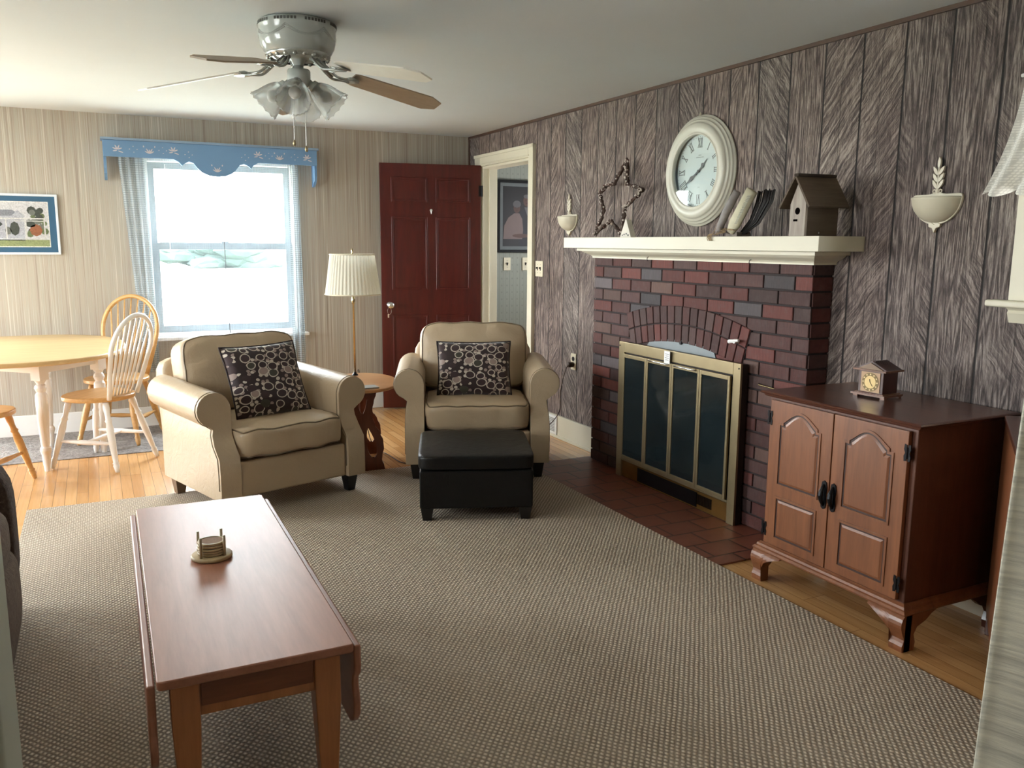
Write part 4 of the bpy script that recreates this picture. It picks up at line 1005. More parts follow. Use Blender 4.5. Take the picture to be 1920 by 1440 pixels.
for k in range(26):
    a, c = random.uniform(.23, qx1 - .02), random.uniform(-.07, .10); rr = random.uniform(.012, .03)
    rr = min(rr, qx1 - a, qz1 - c)
    PP([(a + rr * cos(t * PI / 4), c + rr * sin(t * PI / 4)) for t in range(8)], .0112 + k * .00001, (3, 8, 1)[k % 3])
PP(rect(.03, .33, .035, .044), .012, 2); PP(rect(.14, .33, .02, .026), .012, 2)
for xx in (-.2, -.05, .085, .205, .32): PP(rect(xx, xx + .009, -.10, .035), .0122, 2)
PP(rect(qx0, .32, -.098, -.105 + .002), .0124, 2)
for a, c, wd_, hh_, mi in ((-.04, -.055, .05, .045, 4), (-.13, -.06, .06, .04, 4), (.27, -.04, .04, .06, 4), (.14, -.03, .03, .07, 3), (.10, -.045, .02, .04, 8), (.02, 0, .05, .03, 3), (.24, .0, .03, .03, 3)):
    PP([(a + wd_ * cos(t * PI / 4), c + hh_ * .7 * sin(t * PI / 4)) for t in range(8)], .0116, mi)
link('print', b_, pm_, pf)
# hall portrait
hp = root('portrait_photograph', (3.52, FY + .0395, 1.64), 0, 'black framed portrait of an elderly couple in the hall', 'picture')
b_ = B(); ring_prism(b_, rect(-.26, .26, -.32, .32), rect(-.235, .235, -.295, .295), lambda u, v, t: Vector((u, -t, v)), 0, .025); link('frame', b_, M_BLKM, hp, bevel=.003)
b_ = B(); PB(b_, -.236, .236, -.296, .296, 0, .012); link('mat_board', b_, plain('grey_mat', (.13, .145, .15), .7), hp)
b_ = B(); PB(b_, -.205, .205, -.265, .265, .012, .0125, 0)
ell = lambda cx, cy, rx, ry, n=14: [(cx + rx * cos(2 * PI * k / n), cy + ry * sin(2 * PI * k / n)) for k in range(n)]
def PH(pts, t, mi): prism(b_, pts, lambda u, v, tt: Vector((u, -tt, v)), t, t + .0004, mi)
PH([(-.20, -.20), (-.19, -.08), (-.15, -.01), (-.09, .03), (-.04, .03), (-.01, -.02), (.0, -.12), (-.01, -.20)], .0128, 1)
PH([(-.05, -.26), (-.04, -.05), (-.03, .04), (.03, .085), (.12, .07), (.17, 0), (.18, -.26)], .0124, 2)
PH(ell(-.065, .075, .034, .045), .0130, 3); PH(ell(-.065, .11, .040, .032), .0132, 4); PH(ell(.035, .14, .036, .05), .0130, 3); PH(ell(.035, .18, .034, .018), .0132, 4)
PH([(.01, .085), (.06, .085), (.04, .01)], .0131, 4); PH(ell(-.02, -.17, .09, .018), .0134, 3)
for cx, cy in ((-.077, .08), (-.053, .08), (.023, .145), (.047, .145)): PH(ell(cx, cy, .004, .003, 8), .0136, 0)
for cx, cy in ((-.065, .055), (.035, .118)): PH(ell(cx, cy, .009, .003, 8), .0136, 5)
link('photograph', b_, [plain('photo_dark', (.006, .005, .008), .5), plain('photo_blouse', (.15, .105, .10), .6), plain('photo_suit', (.010, .010, .017), .6), plain('photo_skin', (.075, .035, .03), .6), plain('photo_hair', (.09, .085, .09), .6), plain('photo_lips', (.04, .012, .012), .6)], hp)

# ------------------------------------------------------------------ armchairs
def arm_rows():
    rows_ = []; cx, cz_, R = .405, .560, .088
    for z in [.10, .16, .24, .32, .38, .43, .46, .478, .492, .51, .535, .56, .585, .605, .622, .636, .645, .648]:
        xo, xi = .425, .315
        if z > .47:
            d = R * R - (z - cz_) ** 2; h_ = math.sqrt(max(d, 1e-5)); xo = max(cx + h_, .425 if z < .5 else 0); xi = min(cx - h_, .315) if z < .57 else cx - h_
        elif z > .40: xo = .425 - .012 * (z - .40) / .07
        rows_.append((z, xi, xo))
    return rows_
def yfront(z):
    t = min(max((z - .30) / .13, 0), 1); t = t * t * (3 - 2 * t); return -.385 + .085 * t
def armchair(loc, rz, label, back_leg=M_DLEG_LIT, seed=1, scale_z=1.0, sag=0):
    r_ = root('armchair', loc, rz, label, 'armchair', 'tan leather armchairs')
    r_.scale = (1, 1, scale_z)
    b_ = B(); box(b_, -.315, .315, -.36, .34, .10, .285); link('seat_base', b_, M_LEA, r_, bevel=.014, bseg=3)
    for s in (-1, 1):
        b_ = B(); A = arm_rows(); ys = [0, .25, .5, .8, 1.0]; YB = .33
        loop = [(xi, z) for z, xi, xo in A] + [(xo, z) for z, xi, xo in reversed(A)]
        rings = []
        for t in ys:
            ring = []
            for x, z in loop: yf = yfront(z); ring.append(b_.verts.new((s * x, yf + (YB - yf) * t, z + (.0 if z < .45 else .02 * t))))
            rings.append(ring)
        n = len(loop)
        for a, c in zip(rings, rings[1:]):
            for i in range(n): b_.faces.new((a[i], a[(i + 1) % n], c[(i + 1) % n], c[i]))
        for ring in (rings[0], rings[-1]):
            m = len(A)
            for i in range(m - 1): b_.faces.new((ring[i], ring[i + 1], ring[n - 2 - i], ring[n - 1 - i]))
        bmesh.ops.recalc_face_normals(b_, faces=b_.faces[:]); am_ = link('arm', b_, M_LEA, r_, bevel=.010, bseg=3)
        b_ = B(); pts_ = [(s * (x + (.0 if x > .36 else .0)), yfront(z) + .024, z) for x, z in loop if z > .12]
        pp = [Vector((s * (.37 + (x - .37) * 1.004), yfront(z) + .020, z)) for z, x in [(z, xo) for z, xi, xo in A if z > .13]] + [Vector((s * (.37 + (x - .37) * 1.004), yfront(z) + .020, z)) for z, x in [(z, xi) for z, xi, xo in reversed(A) if z > .13]]
        tube(b_, pp, .0035, 6); link('piping', b_, M_PIPE, am_, smooth=True)
    # back frame, raked
    b_ = B(); Mb = Matrix.Translation((0, .31, .10)) @ Matrix.Rotation(rad(-9), 4, 'X')
    cushion(b_, .78, .13, .66, 10, 9, 0, Mb @ Matrix.Translation((0, .03, .33))); link('backrest', b_, M_LEA, r_, smooth=True)
    # seat cushion with welt
    b_ = B(); cushion(b_, .632, .60, .165, 16, 7, .18, Matrix.Translation((0, -.085, .372)), .0045, seed)
    sc_ = link('seat_cushion', b_, M_LEA, r_, smooth=True)
    Ms_ = Matrix.Translation((0, -.085, .372))
    for zc in (.86, -.86):
        b_ = B(); cushion_seam(b_, .632, .60, .165, 7, .18, Ms_, .0045, seed, zc); link('piping', b_, M_PIPE, sc_, smooth=True)
    b_ = B(); Mc = Matrix.Translation((0, .215, .455)) @ Matrix.Rotation(rad(-13), 4, 'X')
    Mc2 = Mc @ Matrix.Translation((0, 0, .205)) @ Matrix.Rotation(PI / 2, 4, 'X')
    cushion(b_, .70, .43, .20, 16, 6, .28, Mc2, .0045, seed + 5); bc = link('back_cushion', b_, M_LEA, r_, smooth=True)
    b_ = B(); cushion_seam(b_, .70, .43, .20, 6, .28, Mc2, .0045, seed + 5, .84); link('piping', b_, M_PIPE, bc, smooth=True)
    for sx_, sy_ in ((-1, -1), (1, -1), (-1, 1), (1, 1)):
        b_ = B(); cx, cy = sx_ * .365, (-.31 if sy_ < 0 else .28)
        v0 = rect(cx - .022, cx + .022, cy - .022, cy + .022); v1 = rect(cx - .036, cx + .036, cy - .036, cy + .036)
        a = [b_.verts.new((x, y, 0)) for x, y in v0]; c = [b_.verts.new((x, y, .10)) for x, y in v1]
        b_.faces.new(a[::-1]); b_.faces.new(c)
        for i in range(4): b_.faces.new((a[i], a[(i + 1) % 4], c[(i + 1) % 4], c[i]))
        link('leg', b_, back_leg if sy_ > 0 else M_DLEG, r_, bevel=.003)
    return r_
# left chair: body front corners (.479,4.283)-(1.304,4.546); right chair: (1.585,4.609)-(2.361,4.306)
def place_front(pL, pR, d=.36):
    a = Vector((*pL, 0)); c = Vector((*pR, 0)); m = (a + c) / 2; u = (c - a).normalized(); n_ = Vector((-u.y, u.x, 0))
    p = m + n_ * d; return (p.x, p.y, 0), math.atan2(u.y, u.x)
lp, la = place_front((.479, 4.283), (1.304, 4.546)); rp, ra = place_front((1.585, 4.609), (2.361, 4.306))
armchair((lp[0], lp[1], .010), la, 'tan leather rolled arm armchair nearest the window and dining set')
armchair((rp[0], rp[1], .010), ra, 'tan leather rolled arm armchair facing the black ottoman', M_DLEG, 11, 1.01)
def throw_pillow(loc, rot, label, seed, sx_=.40, sy_=.36):
    b_ = B(); n = 22; top = {}; rnd = random.Random(seed)
    def P(i, j, s):
        u, v = -1 + 2 * i / n, -1 + 2 * j / n
        pin = 1 - .07 * (1 - u * u) * 0 - .0
        x = u * sx_ / 2 * (1 - .07 * (1 - abs(v) ** 2) * 0 - .06 * (1 - (1 - v * v)) * 0 + .0)
        x = u * (sx_ / 2) * (1 - .055 * (1 - v * v) * abs(u)); y = v * (sy_ / 2) * (1 - .055 * (1 - u * u) * abs(v))
        h_ = .062 * (max(0, (1 - u ** 4) * (1 - v ** 4))) ** .55
        return Vector((x, y, s * h_))
    G = {}
    for s in (1, -1):
        for i in range(n + 1):
            for j in range(n + 1):
                if s == -1 and (i in (0, n) or j in (0, n)): G[s, i, j] = G[1, i, j]
                else: G[s, i, j] = b_.verts.new(P(i, j, s))
        for i in range(n):
            for j in range(n):
                q = [G[s, i, j], G[s, i + 1, j], G[s, i + 1, j + 1], G[s, i, j + 1]]
                b_.faces.new(q if s == 1 else q[::-1])
    o = link('throw_pillow', b_, M_PEB, smooth=True); o.location = loc; o.rotation_euler = rot
    b_ = B(); ed = [P(i, 0, 0) for i in range(n)] + [P(n, j, 0) for j in range(n)] + [P(n - i, n, 0) for i in range(n)] + [P(0, n - j, 0) for j in range(n)]
    tube(b_, ed, .005, 6, closed=True); link('piping', b_, plain('pillow_piping', (.02, .01, .01), .8), o, smooth=True)
    return tag(o, label, 'pillow', 'pebble print throw pillows')
def local(loc, rz, p): return Vector(loc) + Matrix.Rotation(rz, 3, 'Z') @ Vector(p)
PL_ = local(lp, la, (.005, -.065, .650)); throw_pillow(PL_, Matrix.Rotation(la - rad(2), 3, 'Z').to_4x4().to_euler() if False else (Matrix.Rotation(la, 4, 'Z') @ Matrix.Rotation(rad(66), 4, 'X') @ Matrix.Rotation(rad(1), 4, 'Z')).to_euler(), 'dark brown pebble print pillow tilted on the left armchair', 3, .44, .42)
PR_ = local(rp, ra, (-.01, -.06, .632)); throw_pillow(PR_, (Matrix.Rotation(ra, 4, 'Z') @ Matrix.Rotation(rad(69), 4, 'X')).to_euler(), 'dark brown pebble print pillow upright on the right armchair', 8, .46, .35)

# ------------------------------------------------------------------ ottoman
ot = root('storage_ottoman', (1.768, 4.04, .010), rad(-21.5), 'black leather storage ottoman in front of the right armchair', 'ottoman')
ow, od = .59, .62
b_ = B(); box(b_, -ow / 2 + .008, ow / 2 - .008, -od / 2 + .008, od / 2 - .008, .065, .262); link('body', b_, M_BLK, ot, bevel=.010, bseg=3)
b_ = B(); cushion(b_, ow, od, .076, 12, 12, .10, Matrix.Translation((0, 0, .302))); link('lid', b_, M_BLK, ot, smooth=True)
for sx_ in (-1, 1):
    for sy_ in (-1, 1):
        b_ = B(); cx, cy = sx_ * (ow / 2 - .045), sy_ * (od / 2 - .045)
        a = [b_.verts.new((x, y, 0)) for x, y in rect(cx - .022, cx + .022, cy - .022, cy + .022)]; c = [b_.verts.new((x, y, .066)) for x, y in rect(cx - .032, cx + .032, cy - .032, cy + .032)]
        b_.faces.new(a[::-1]); b_.faces.new(c)
        for i in range(4): b_.faces.new((a[i], a[(i + 1) % 4], c[(i + 1) % 4], c[i]))
        link('leg', b_, M_DLEG, ot)

# ------------------------------------------------------------------ coffee table
ct = root('coffee_table', (.287, 2.52, .010), rad(-.7), 'cherry drop leaf coffee table with both leaves down', 'table')
cw, cl, czt = .437, 1.335, .445
def rrect(x, y, r, n=4):
    P = []
    for cx, cy, a0 in ((x - r, y - r, 0), (-x + r, y - r, 90), (-x + r, -y + r, 180), (x - r, -y + r, 270)):
        for k in range(n + 1): a = rad(a0 + 90 * k / n); P.append((cx + r * cos(a), cy + r * sin(a)))
    return P
b_ = B(); prism(b_, rrect(cw / 2, cl / 2, .012), XY(0), czt - .022, czt); link('table_top', b_, M_TBL, ct, bevel=.004, bseg=3)
b_ = B(); y0, y1 = -cl / 2 + .03, cl / 2 - .03
box(b_, -cw / 2 + .035, cw / 2 - .035, y0 + .012, y0 + .03, .325, czt - .0225); box(b_, -cw / 2 + .035, cw / 2 - .035, y1 - .03, y1 - .012, .325, czt - .0225)
box(b_, -cw / 2 + .045, -cw / 2 + .063, y0 + .02, y1 - .02, .34, czt - .0225); box(b_, cw / 2 - .063, cw / 2 - .045, y0 + .02, y1 - .02, .34, czt - .0225); link('apron', b_, M_TBLL, ct, bevel=.002)
b_ = B(); box(b_, -cw / 2 + .092, cw / 2 - .092, y0 + .006, y0 + .012, .350, czt - .026); link('drawer_front', b_, wood('drawer_wood', (.22, .075, .035), (.13, .04, .02), 'X', .35), ct, bevel=.002)
for sx_ in (-1, 1):
    for sy_ in (-1, 1):
        b_ = B(); cx, cy = sx_ * (cw / 2 - .058), sy_ * (cl / 2 - .062)
        a = [b_.verts.new((x, y, 0)) for x, y in rect(cx - .018, cx + .018, cy - .018, cy + .018)]; m_ = [b_.verts.new((x, y, .30)) for x, y in rect(cx - .031, cx + .031, cy - .031, cy + .031)]; c = [b_.verts.new((x, y, czt - .0225)) for x, y in rect(cx - .031, cx + .031, cy - .031, cy + .031)]
        b_.faces.new(a[::-1]); b_.faces.new(c)
        for p, q in ((a, m_), (m_, c)):
            for i in range(4): b_.faces.new((p[i], p[(i + 1) % 4], q[(i + 1) % 4], q[i]))
        link('leg', b_, M_TBLL, ct, bevel=.004)
# drop leaves: oval-cornered leaf with scalloped ends, hanging
def leaf_pts(h_=.23, L_=1.30):
    hl = L_ / 2
    end = [(hl, 0), (hl, -.055), (hl - .004, -.075), (hl - .022, -.092), (hl - .028, -.112), (hl - .02, -.135), (hl - .012, -.16), (hl - .016, -.19), (hl - .035, -.215), (hl - .06, -h_)]
    return end + [(-x, z) for x, z in reversed(end)]
for s in (-1, 1):
    b_ = B(); tilt = rad(3) * s
    xb = s * (cw / 2 + .012)
    prism(b_, leaf_pts(), lambda u, v, t: Vector((xb + t * s - v * .03 * s * -1 * 0, u, czt - .014 + v)), -.009, .009)
    link('drop_leaf', b_, M_TBL, ct, bevel=.006, bseg=3)
# coaster holder and four coasters
ch = root('coaster_holder', (.262, 2.585, .4555), rad(25), 'round wooden coaster holder with four pegs on the coffee table', 'coaster holder')
b_ = B(); lathe(b_, [(.056, 0), (.060, .003), (.060, .009), (.057, .012)], 40); link('base', b_, M_HON if False else wood('maple_base', (.48, .36, .20), (.34, .24, .12), 'X', .4), ch, smooth=True)
M_MAPLE = wood('maple', (.48, .37, .22), (.34, .25, .13), 'Z', .4)
for k in range(4):
    a = rad(90 * k + 20); b_ = B(); tube(b_, [(.0475 * cos(a), .0475 * sin(a), .0115), (.0475 * cos(a), .0475 * sin(a), .074)], .0042, 10); link('peg', b_, M_MAPLE, ch, smooth=True)
proto = None
for k in range(5):
    if proto is None:
        proto = root('coaster', (.262, 2.585, .4675), 0, 'x', 'coaster', 'round coasters in the wooden holder')
        b_ = B(); lathe(b_, [(.037, 0), (.0405, .002), (.0405, .006), (.039, .0078), (.034, .0078), (.0335, .006), (.001, .006)], 40); link('disc', b_, M_MAPLE, proto, smooth=True)
        b_ = B(); lathe(b_, [(.0333, .0055), (.0333, .0066)], 32); link('cork_inlay', b_, plain('cork', (.27, .17, .11), .9, var=.3, nscale=150), proto); c = proto
    else: c = copy_tree(proto)
    c.location = (.262 + .0015 * sin(k * 2.1), 2.585 + .0015 * cos(k * 1.7), .4677 + k * .0083)
    c['label'] = ['bottom coaster of the stack, resting on the holder base', 'second coaster from the bottom of the stack', 'middle coaster of the stack of five', 'second coaster from the top of the stack', 'topmost coaster of the stack, cork centre showing'][k]

# ------------------------------------------------------------------ end table and lamp
EA = rad(-15)
et = root('end_table', (1.475, 5.17, .0), EA, 'oval oak end table on lyre shaped panels between the armchairs', 'table')
EZ = .53
b_ = B(); prism(b_, [(.235 * cos(t), .36 * sin(t)) for t in [2 * PI * k / 64 for k in range(64)]], XY(0), EZ - .02, EZ); link('table_top', b_, M_ETT, et, bevel=.006, bseg=3)
# lyre panel (front/back) outline with three cutouts -> built from ribbons around holes
def lyre(bm, y, t=.02):
    # outline half widths by height
    prof_ = [(0, .135), (.03, .128), (.07, .115), (.10, .118), (.14, .128), (.19, .125), (.24, .105), (.29, .075), (.34, .062), (.39, .062), (.44, .072), (.48, .085), (.51, .095)]
    def hw(z):
        for (a, wa), (c, wc) in zip(prof_, prof_[1:]):
            if a <= z <= c: k = (z - a) / (c - a); k = k * k * (3 - 2 * k); return wa + (wc - wa) * k
        return prof_[-1][1]
    # holes: two lower teardrops (z .09-.25) either side of centre, one upper V (z .35-.46)
    def holes(z):
        hs = []
        if .36 < z < .462: k = (z - .36) / .102; hw_ = .034 * min(1, k ** .55) * (1 if k < .93 else (1 - (k - .93) / .07 * .4)); hs.append((-hw_, hw_))
        if .085 < z < .27:
            k = (z - .085) / .185; e = .040 * math.sin(PI * min(1, k ** .62)) ** .7 ; c0 = .062 - .03 * k
            hs = [(-c0 - e * .8, -c0 + e * .62), (c0 - e * .62, c0 + e * .8)]
        return hs
    zs = [i * .51 / 68 for i in range(69)]
    def spans(z):
        w_ = hw(z); e = [-w_]
        for a, c in holes(z): e += [a, c]
        e.append(w_); return [(e[i], e[i + 1]) for i in range(0, len(e), 2)]
    for za, zb in zip(zs, zs[1:]):
        zm = (za + zb) / 2; n_ = len(spans(zm)); sa, sb_ = spans(za), spans(zb)
        if len(sa) != n_: sa = spans(zm)
        if len(sb_) != n_: sb_ = spans(zm)
        for (a0, a1), (c0, c1) in zip(sa, sb_):
            v = [bm.verts.new(p) for p in ((a0, y - t / 2, za), (a1, y - t / 2, za), (c1, y - t / 2, zb), (c0, y - t / 2, zb), (a0, y + t / 2, za), (a1, y + t / 2, za), (c1, y + t / 2, zb), (c0, y + t / 2, zb))]
            for f_ in ((0, 1, 2, 3), (5, 4, 7, 6), (1, 5, 6, 2), (4, 0, 3, 7)): bm.faces.new([v[i] for i in f_])
    return bm
for y in (-.215, .215):
    b_ = B(); lyre(b_, y); link('lyre_panel', b_, M_ETB, et)
b_ = B(); box(b_, -.02, .02, -.205, .205, .035, .085); link('stretcher', b_, M_ETB, et)
b_ = B(); v = lyre(B(), 0); bmesh.ops.scale(v, vec=(.8, 1, 1), verts=v.verts[:]); bmesh.ops.rotate(v, cent=(0, 0, 0), matrix=Matrix.Rotation(PI / 2, 3, 'Z'), verts=v.verts[:]); b_.free(); link('cross_panel', v, M_ETB, et)
tag(link('magazine', box(B(), 1.36, 1.50, 4.86, 4.96, EZ + .0005, EZ + .008), plain('grey_booklet', (.28, .28, .27), .5), bevel=.001), 'small grey booklet on the end table edge', 'booklet')
lm = root('table_lamp', (1.508, 5.42, EZ), 0, 'tall brass pole lamp with a pleated cream shade', 'lamp')
b_ = B(); lathe(b_, [(.02, .0), (.02, .006), (.013, .01), (.009, .02)], 20); link('base', b_, M_BLKM, lm, smooth=True)
b_ = B(); lathe(b_, [(.0065, .018), (.0065, .47), (.011, .475), (.013, .50), (.009, .52), (.006, .53), (.006, .80), (.004, .805), (.008, .815), (.002, .835)], 16); link('pole', b_, M_PBRASS, lm, smooth=True)
b_ = B(); nfold = 44; seg = nfold * 4; rings = []
for r, z in ((.177, .535), (.1775, .540), (.142, .79), (.141, .795)):
    rings.append([b_.verts.new(((r + (.0025 if k % 4 in (0, 1) else -.0025)) * cos(2 * PI * k / seg), (r + (.0025 if k % 4 in (0, 1) else -.0025)) * sin(2 * PI * k / seg), z)) for k in range(seg)])
for a, c in zip(rings, rings[1:]):
    for k in range(seg): b_.faces.new((a[k], a[(k + 1) % seg], c[(k + 1) % seg], c[k]))
sh = link('lamp_shade', b_, M_SHADE, lm)
b_ = B()
M_ST = plain('shade_trim', (.68, .62, .48), .7)
for r, z in ((.179, .537), (.144, .793)):
    b_ = B(); tube(b_, [(r * cos(2 * PI * k / 48), r * sin(2 * PI * k / 48), z) for k in range(48)], .0045, 6, closed=True); link('trim_band', b_, M_ST, sh, smooth=True)
b_ = B()
for k in range(3): a = 2 * PI * k / 3; tube(b_, [(.006 * cos(a), .006 * sin(a), .79), (.14 * cos(a), .14 * sin(a), .79)], .0015, 5)
link('shade_carrier', b_, M_PBRASS, sh)

# ------------------------------------------------------------------ dining set
dt = root('dining_table', (-.45, 6.08, .0065), 0, 'oval dining table with pale wood top and white turned legs', 'table')
b_ = B()
def sup(a, c, e=2.3, n=72): return [(a * abs(cos(t)) ** (2 / e) * (1 if cos(t) >= 0 else -1), c * abs(sin(t)) ** (2 / e) * (1 if sin(t) >= 0 else -1)) for t in [2 * PI * k / n + .001 for k in range(n)]]
prism(b_, sup(.60, .78), XY(0), .700, .728); link('table_top', b_, M_TTOP, dt, bevel=.008, bseg=3)
legs = [(-.34, 5.77), (-.02, 6.12), (-.345, 6.42), (-.665, 6.07)]
lg = [Vector((x + .45, y - 6.08, 0)) for x, y in legs]
b_ = B()
for i in range(4):
    a, c = lg[i], lg[(i + 1) % 4]; d = (c - a); ln = d.length; an = math.atan2(d.y, d.x)
    box(b_, 0, ln, -.01, .01, .60, .6995, Matrix.Translation(a) @ Matrix.Rotation(an, 4, 'Z'))
link('apron', b_, M_WPAINT, dt)
an = math.atan2((lg[1] - lg[0]).y, (lg[1] - lg[0]).x)
for k, p in enumerate(lg):
    b_ = B(); Mt = Matrix.Translation((p.x, p.y, 0)) @ Matrix.Rotation(an, 4, 'Z')
    zoff = -.0065 if k == 0 else 0
    box(b_, -.034, .034, -.034, .034, .56, .6995, Mt)
    lathe(b_, [(.016, zoff), (.022, .05), (.026, .10), (.030, .112), (.033, .125), (.030, .14), (.022, .15), (.026, .17), (.034, .35), (.036, .44), (.034, .47), (.024, .485), (.030, .497), (.035, .512), (.030, .527), (.022, .537), (.028, .55), (.036, .562)], 20, Mt)
    link('leg', b_, M_WPAINT, dt, smooth=False)
def windsor(loc, rz, label, body, seat_m, hoop_h=.52, scale=1.0, group='bow back dining chairs'):
    r_ = root('dining_chair', loc, rz, label, 'chair', group)
    b_ = B(); pts_ = []
    for k in range(48):
        t = 2 * PI * k / 48; x = .215 * abs(cos(t)) ** .85 * (1 if cos(t) > 0 else -1); y = .205 * abs(sin(t)) ** .85 * (1 if sin(t) > 0 else -1)
        if y > 0: x *= 1 - .22 * (y / .205)
        pts_.append((x, y))
    prism(b_, pts_, XY(0), .418, .448); link('seat', b_, seat_m, r_, bevel=.009, bseg=3)
    legs_ = {}
    for sx_, sy_ in ((-1, -1), (1, -1), (-1, 1), (1, 1)):
        p0 = Vector((sx_ * .205, sy_ * .215 + (.0 if sy_ < 0 else .02), .0)); p1 = Vector((sx_ * .125, sy_ * .125, .42)); legs_[sx_, sy_] = (p0, p1)
        M_, ln = along(p0, p1); b_ = B()
        pr = [(.011, 0), (.013, .03), (.019, .10), (.015, .115), (.020, .13), (.014, .15), (.016, .20), (.022, .45), (.0225, .60), (.016, .70), (.022, .725), (.016, .75), (.015, .80), (.020, .90), (.018, 1.0)]
        lathe(b_, [(r, z * ln) for r, z in pr], 14, M_); link('leg', b_, body, r_, smooth=True)
    mids = []
    for sx_ in (-1, 1):
        a = legs_[sx_, -1][0].lerp(legs_[sx_, -1][1], .40); c = legs_[sx_, 1][0].lerp(legs_[sx_, 1][1], .40); mids.append((a + c) / 2)
        b_ = B(); tube(b_, [a.lerp(c, t) for t in (0, .2, .5, .8, 1)], [.008, .011, .016, .011, .008], 10); link('stretcher', b_, body, r_, smooth=True)
    b_ = B(); tube(b_, [mids[0].lerp(mids[1], t) for t in (0, .2, .5, .8, 1)], [.008, .011, .016, .011, .008], 10); link('stretcher', b_, body, r_, smooth=True)
    # hoop: backrest at +y, raked
    H0 = .445
    def hp_(x, z): return Vector((x, .165 + (z) * .26, H0 + z))
    hw_ = .195; pts2 = []
    for k in range(41):
        t = PI * k / 40; ct_, st_ = cos(t), sin(t)
        z = hoop_h * (.60 + .40 * st_) if True else 0
        x = hw_ * ct_
        pts2.append((x, z))
    side = [(-(.135), -.01), (-.150, .06), (-.168, .14), (-.184, .22), (-.194, .29)]
    path = [hp_(x, z) for x, z in side[:]] + [hp_(-x, z) for x, z in pts2] + [hp_(-x, z) for x, z in reversed(side)]
    path = [path[0]] + [p for p in path[1:]]
    b_ = B(); tube(b_, path, .0135, 10, flat=1.15, up=(0, 1, .0)); link('hoop', b_, body, r_, smooth=True)
    for k in range(7):
        f_ = (k - 3) / 3; xt = f_ * .145; xb = f_ * .098
        zt = hoop_h * (.60 + .40 * math.sqrt(max(0, 1 - (xt / hw_) ** 2)))
        a = Vector((xb, .150, H0)); c = hp_(xt, zt)
        b_ = B(); tube(b_, [a.lerp(c, t) for t in (0, .25, .55, .8, 1)], [.0055, .007, .008, .006, .0045], 8, flat=1); link('spindle', b_, body, r_, smooth=True)
    return r_
def face(fx, fy): return math.atan2(fy, fx) + PI / 2      # chair front is local -y
windsor((-.02, 5.83, .0065), face(-.80, .60), 'white bow back chair with natural wood seat, nearest the armchair', M_WPAINT, M_HON, .50)
tan = windsor((.10, 6.50, .0068), face(-.42, -.9), 'honey wood bow back chair behind the white one, by the window', M_HON, M_HON, .55)
c = copy_tree(tan); c.location = (-.68, 5.52, 0); c.rotation_euler[2] = face(.45, .89)
c['label'] = 'honey wood dining chair cut off by the left edge of the photo'

# ------------------------------------------------------------------ sofa at the left edge
sf = root('recliner_sofa', (-.75, 2.75, .010), 0, 'dark brown velvet sofa cut off by the left edge', 'sofa')
def sc(bm, x0, x1, y0, y1, z0, z1, e=7, puff=.1, n=10, wr=.003, sd=1): return cushion(bm, x1 - x0, y1 - y0, z1 - z0, n, e, puff, Matrix.Translation(((x0 + x1) / 2 + .75, (y0 + y1) / 2 - 2.75, (z0 + z1) / 2)), wr, sd)
b_ = B(); sc(b_, -1.35, -.40, 1.75, 3.62, .05, .36, 12, 0); link('base', b_, M_SOFA, sf, smooth=True)
b_ = B(); sc(b_, -1.40, -1.05, 1.75, 3.62, .05, .98, 8, .1); link('backrest', b_, M_SOFA, sf, smooth=True)
for y0, y1 in ((1.70, 1.97), (3.37, 3.66)):
    b_ = B(); sc(b_, -1.25, -.325, y0, y1, .03, .62, 5, .1); link('arm', b_, M_SOFA, sf, smooth=True)
for y0, y1, sd in ((1.97, 2.67, 2), (2.67, 3.37, 3)):
    b_ = B(); sc(b_, -1.12, -.315, y0, y1, .30, .50, 5, .25, 12, .004, sd); link('seat_cushion', b_, M_SOFAG, sf, smooth=True)
    b_ = B(); sc(b_, -.42, -.300, y0 + .01, y1 - .01, .06, .33, 4, .15, 10, .004, sd); link('footrest', b_, M_SOFAG, sf, smooth=True)

# ------------------------------------------------------------------ cherry cabinet
cb_ = root('cabinet', (2.695, 2.235, 0), 0, 'cherry wood two door cabinet on bracket feet beside the fireplace', 'cabinet')
def K(bm, x0, x1, y0, y1, z0, z1): return box(bm, x0 - 2.695, x1 - 2.695, y0 - 2.235, y1 - 2.235, z0, z1)
b_ = B(); K(b_, 2.462, 2.945, 1.885, 2.585, .165, .79); link('carcass', b_, wood('shaded_carcass', (.12, .040, .020), (.07, .022, .012), 'Z', .38), cb_, bevel=.003)  # carcass wood darkened: shade on the cabinet's side put into its colour
def slab_profile(bm, x0, x1, y0, y1, prof_, zb):
    rs = []
    for d, z in prof_: rs.append([bm.verts.new((x - 2.695, y - 2.235, z + zb)) for x, y in ((x0 - d, y0 - d), (x1, y0 - d), (x1, y1 + d), (x0 - d, y1 + d))])
    bm.faces.new(rs[0][::-1]); bm.faces.new(rs[-1])
    for a, c in zip(rs, rs[1:]):
        for i in range(4): bm.faces.new((a[i], a[(i + 1) % 4], c[(i + 1) % 4], c[i]))
    bmesh.ops.recalc_face_normals(bm, faces=bm.faces[:]); return bm
b_ = B(); slab_profile(b_, 2.455, 2.950, 1.88, 2.59, [(0, 0), (.006, .0), (.012, .004), (.014, .009), (.022, .012), (.026, .017), (.022, .0215), (.016, .023)], .79); link('cabinet_top', b_, M_CHERD, cb_)
b_ = B(); slab_profile(b_, 2.455, 2.948, 1.88, 2.59, [(0, .0), (.022, .0), (.024, .006), (.018, .014), (.012, .017), (.010, .026), (.004, .030), (0, .034)], .135); link('base_moulding', b_, M_CHER, cb_)
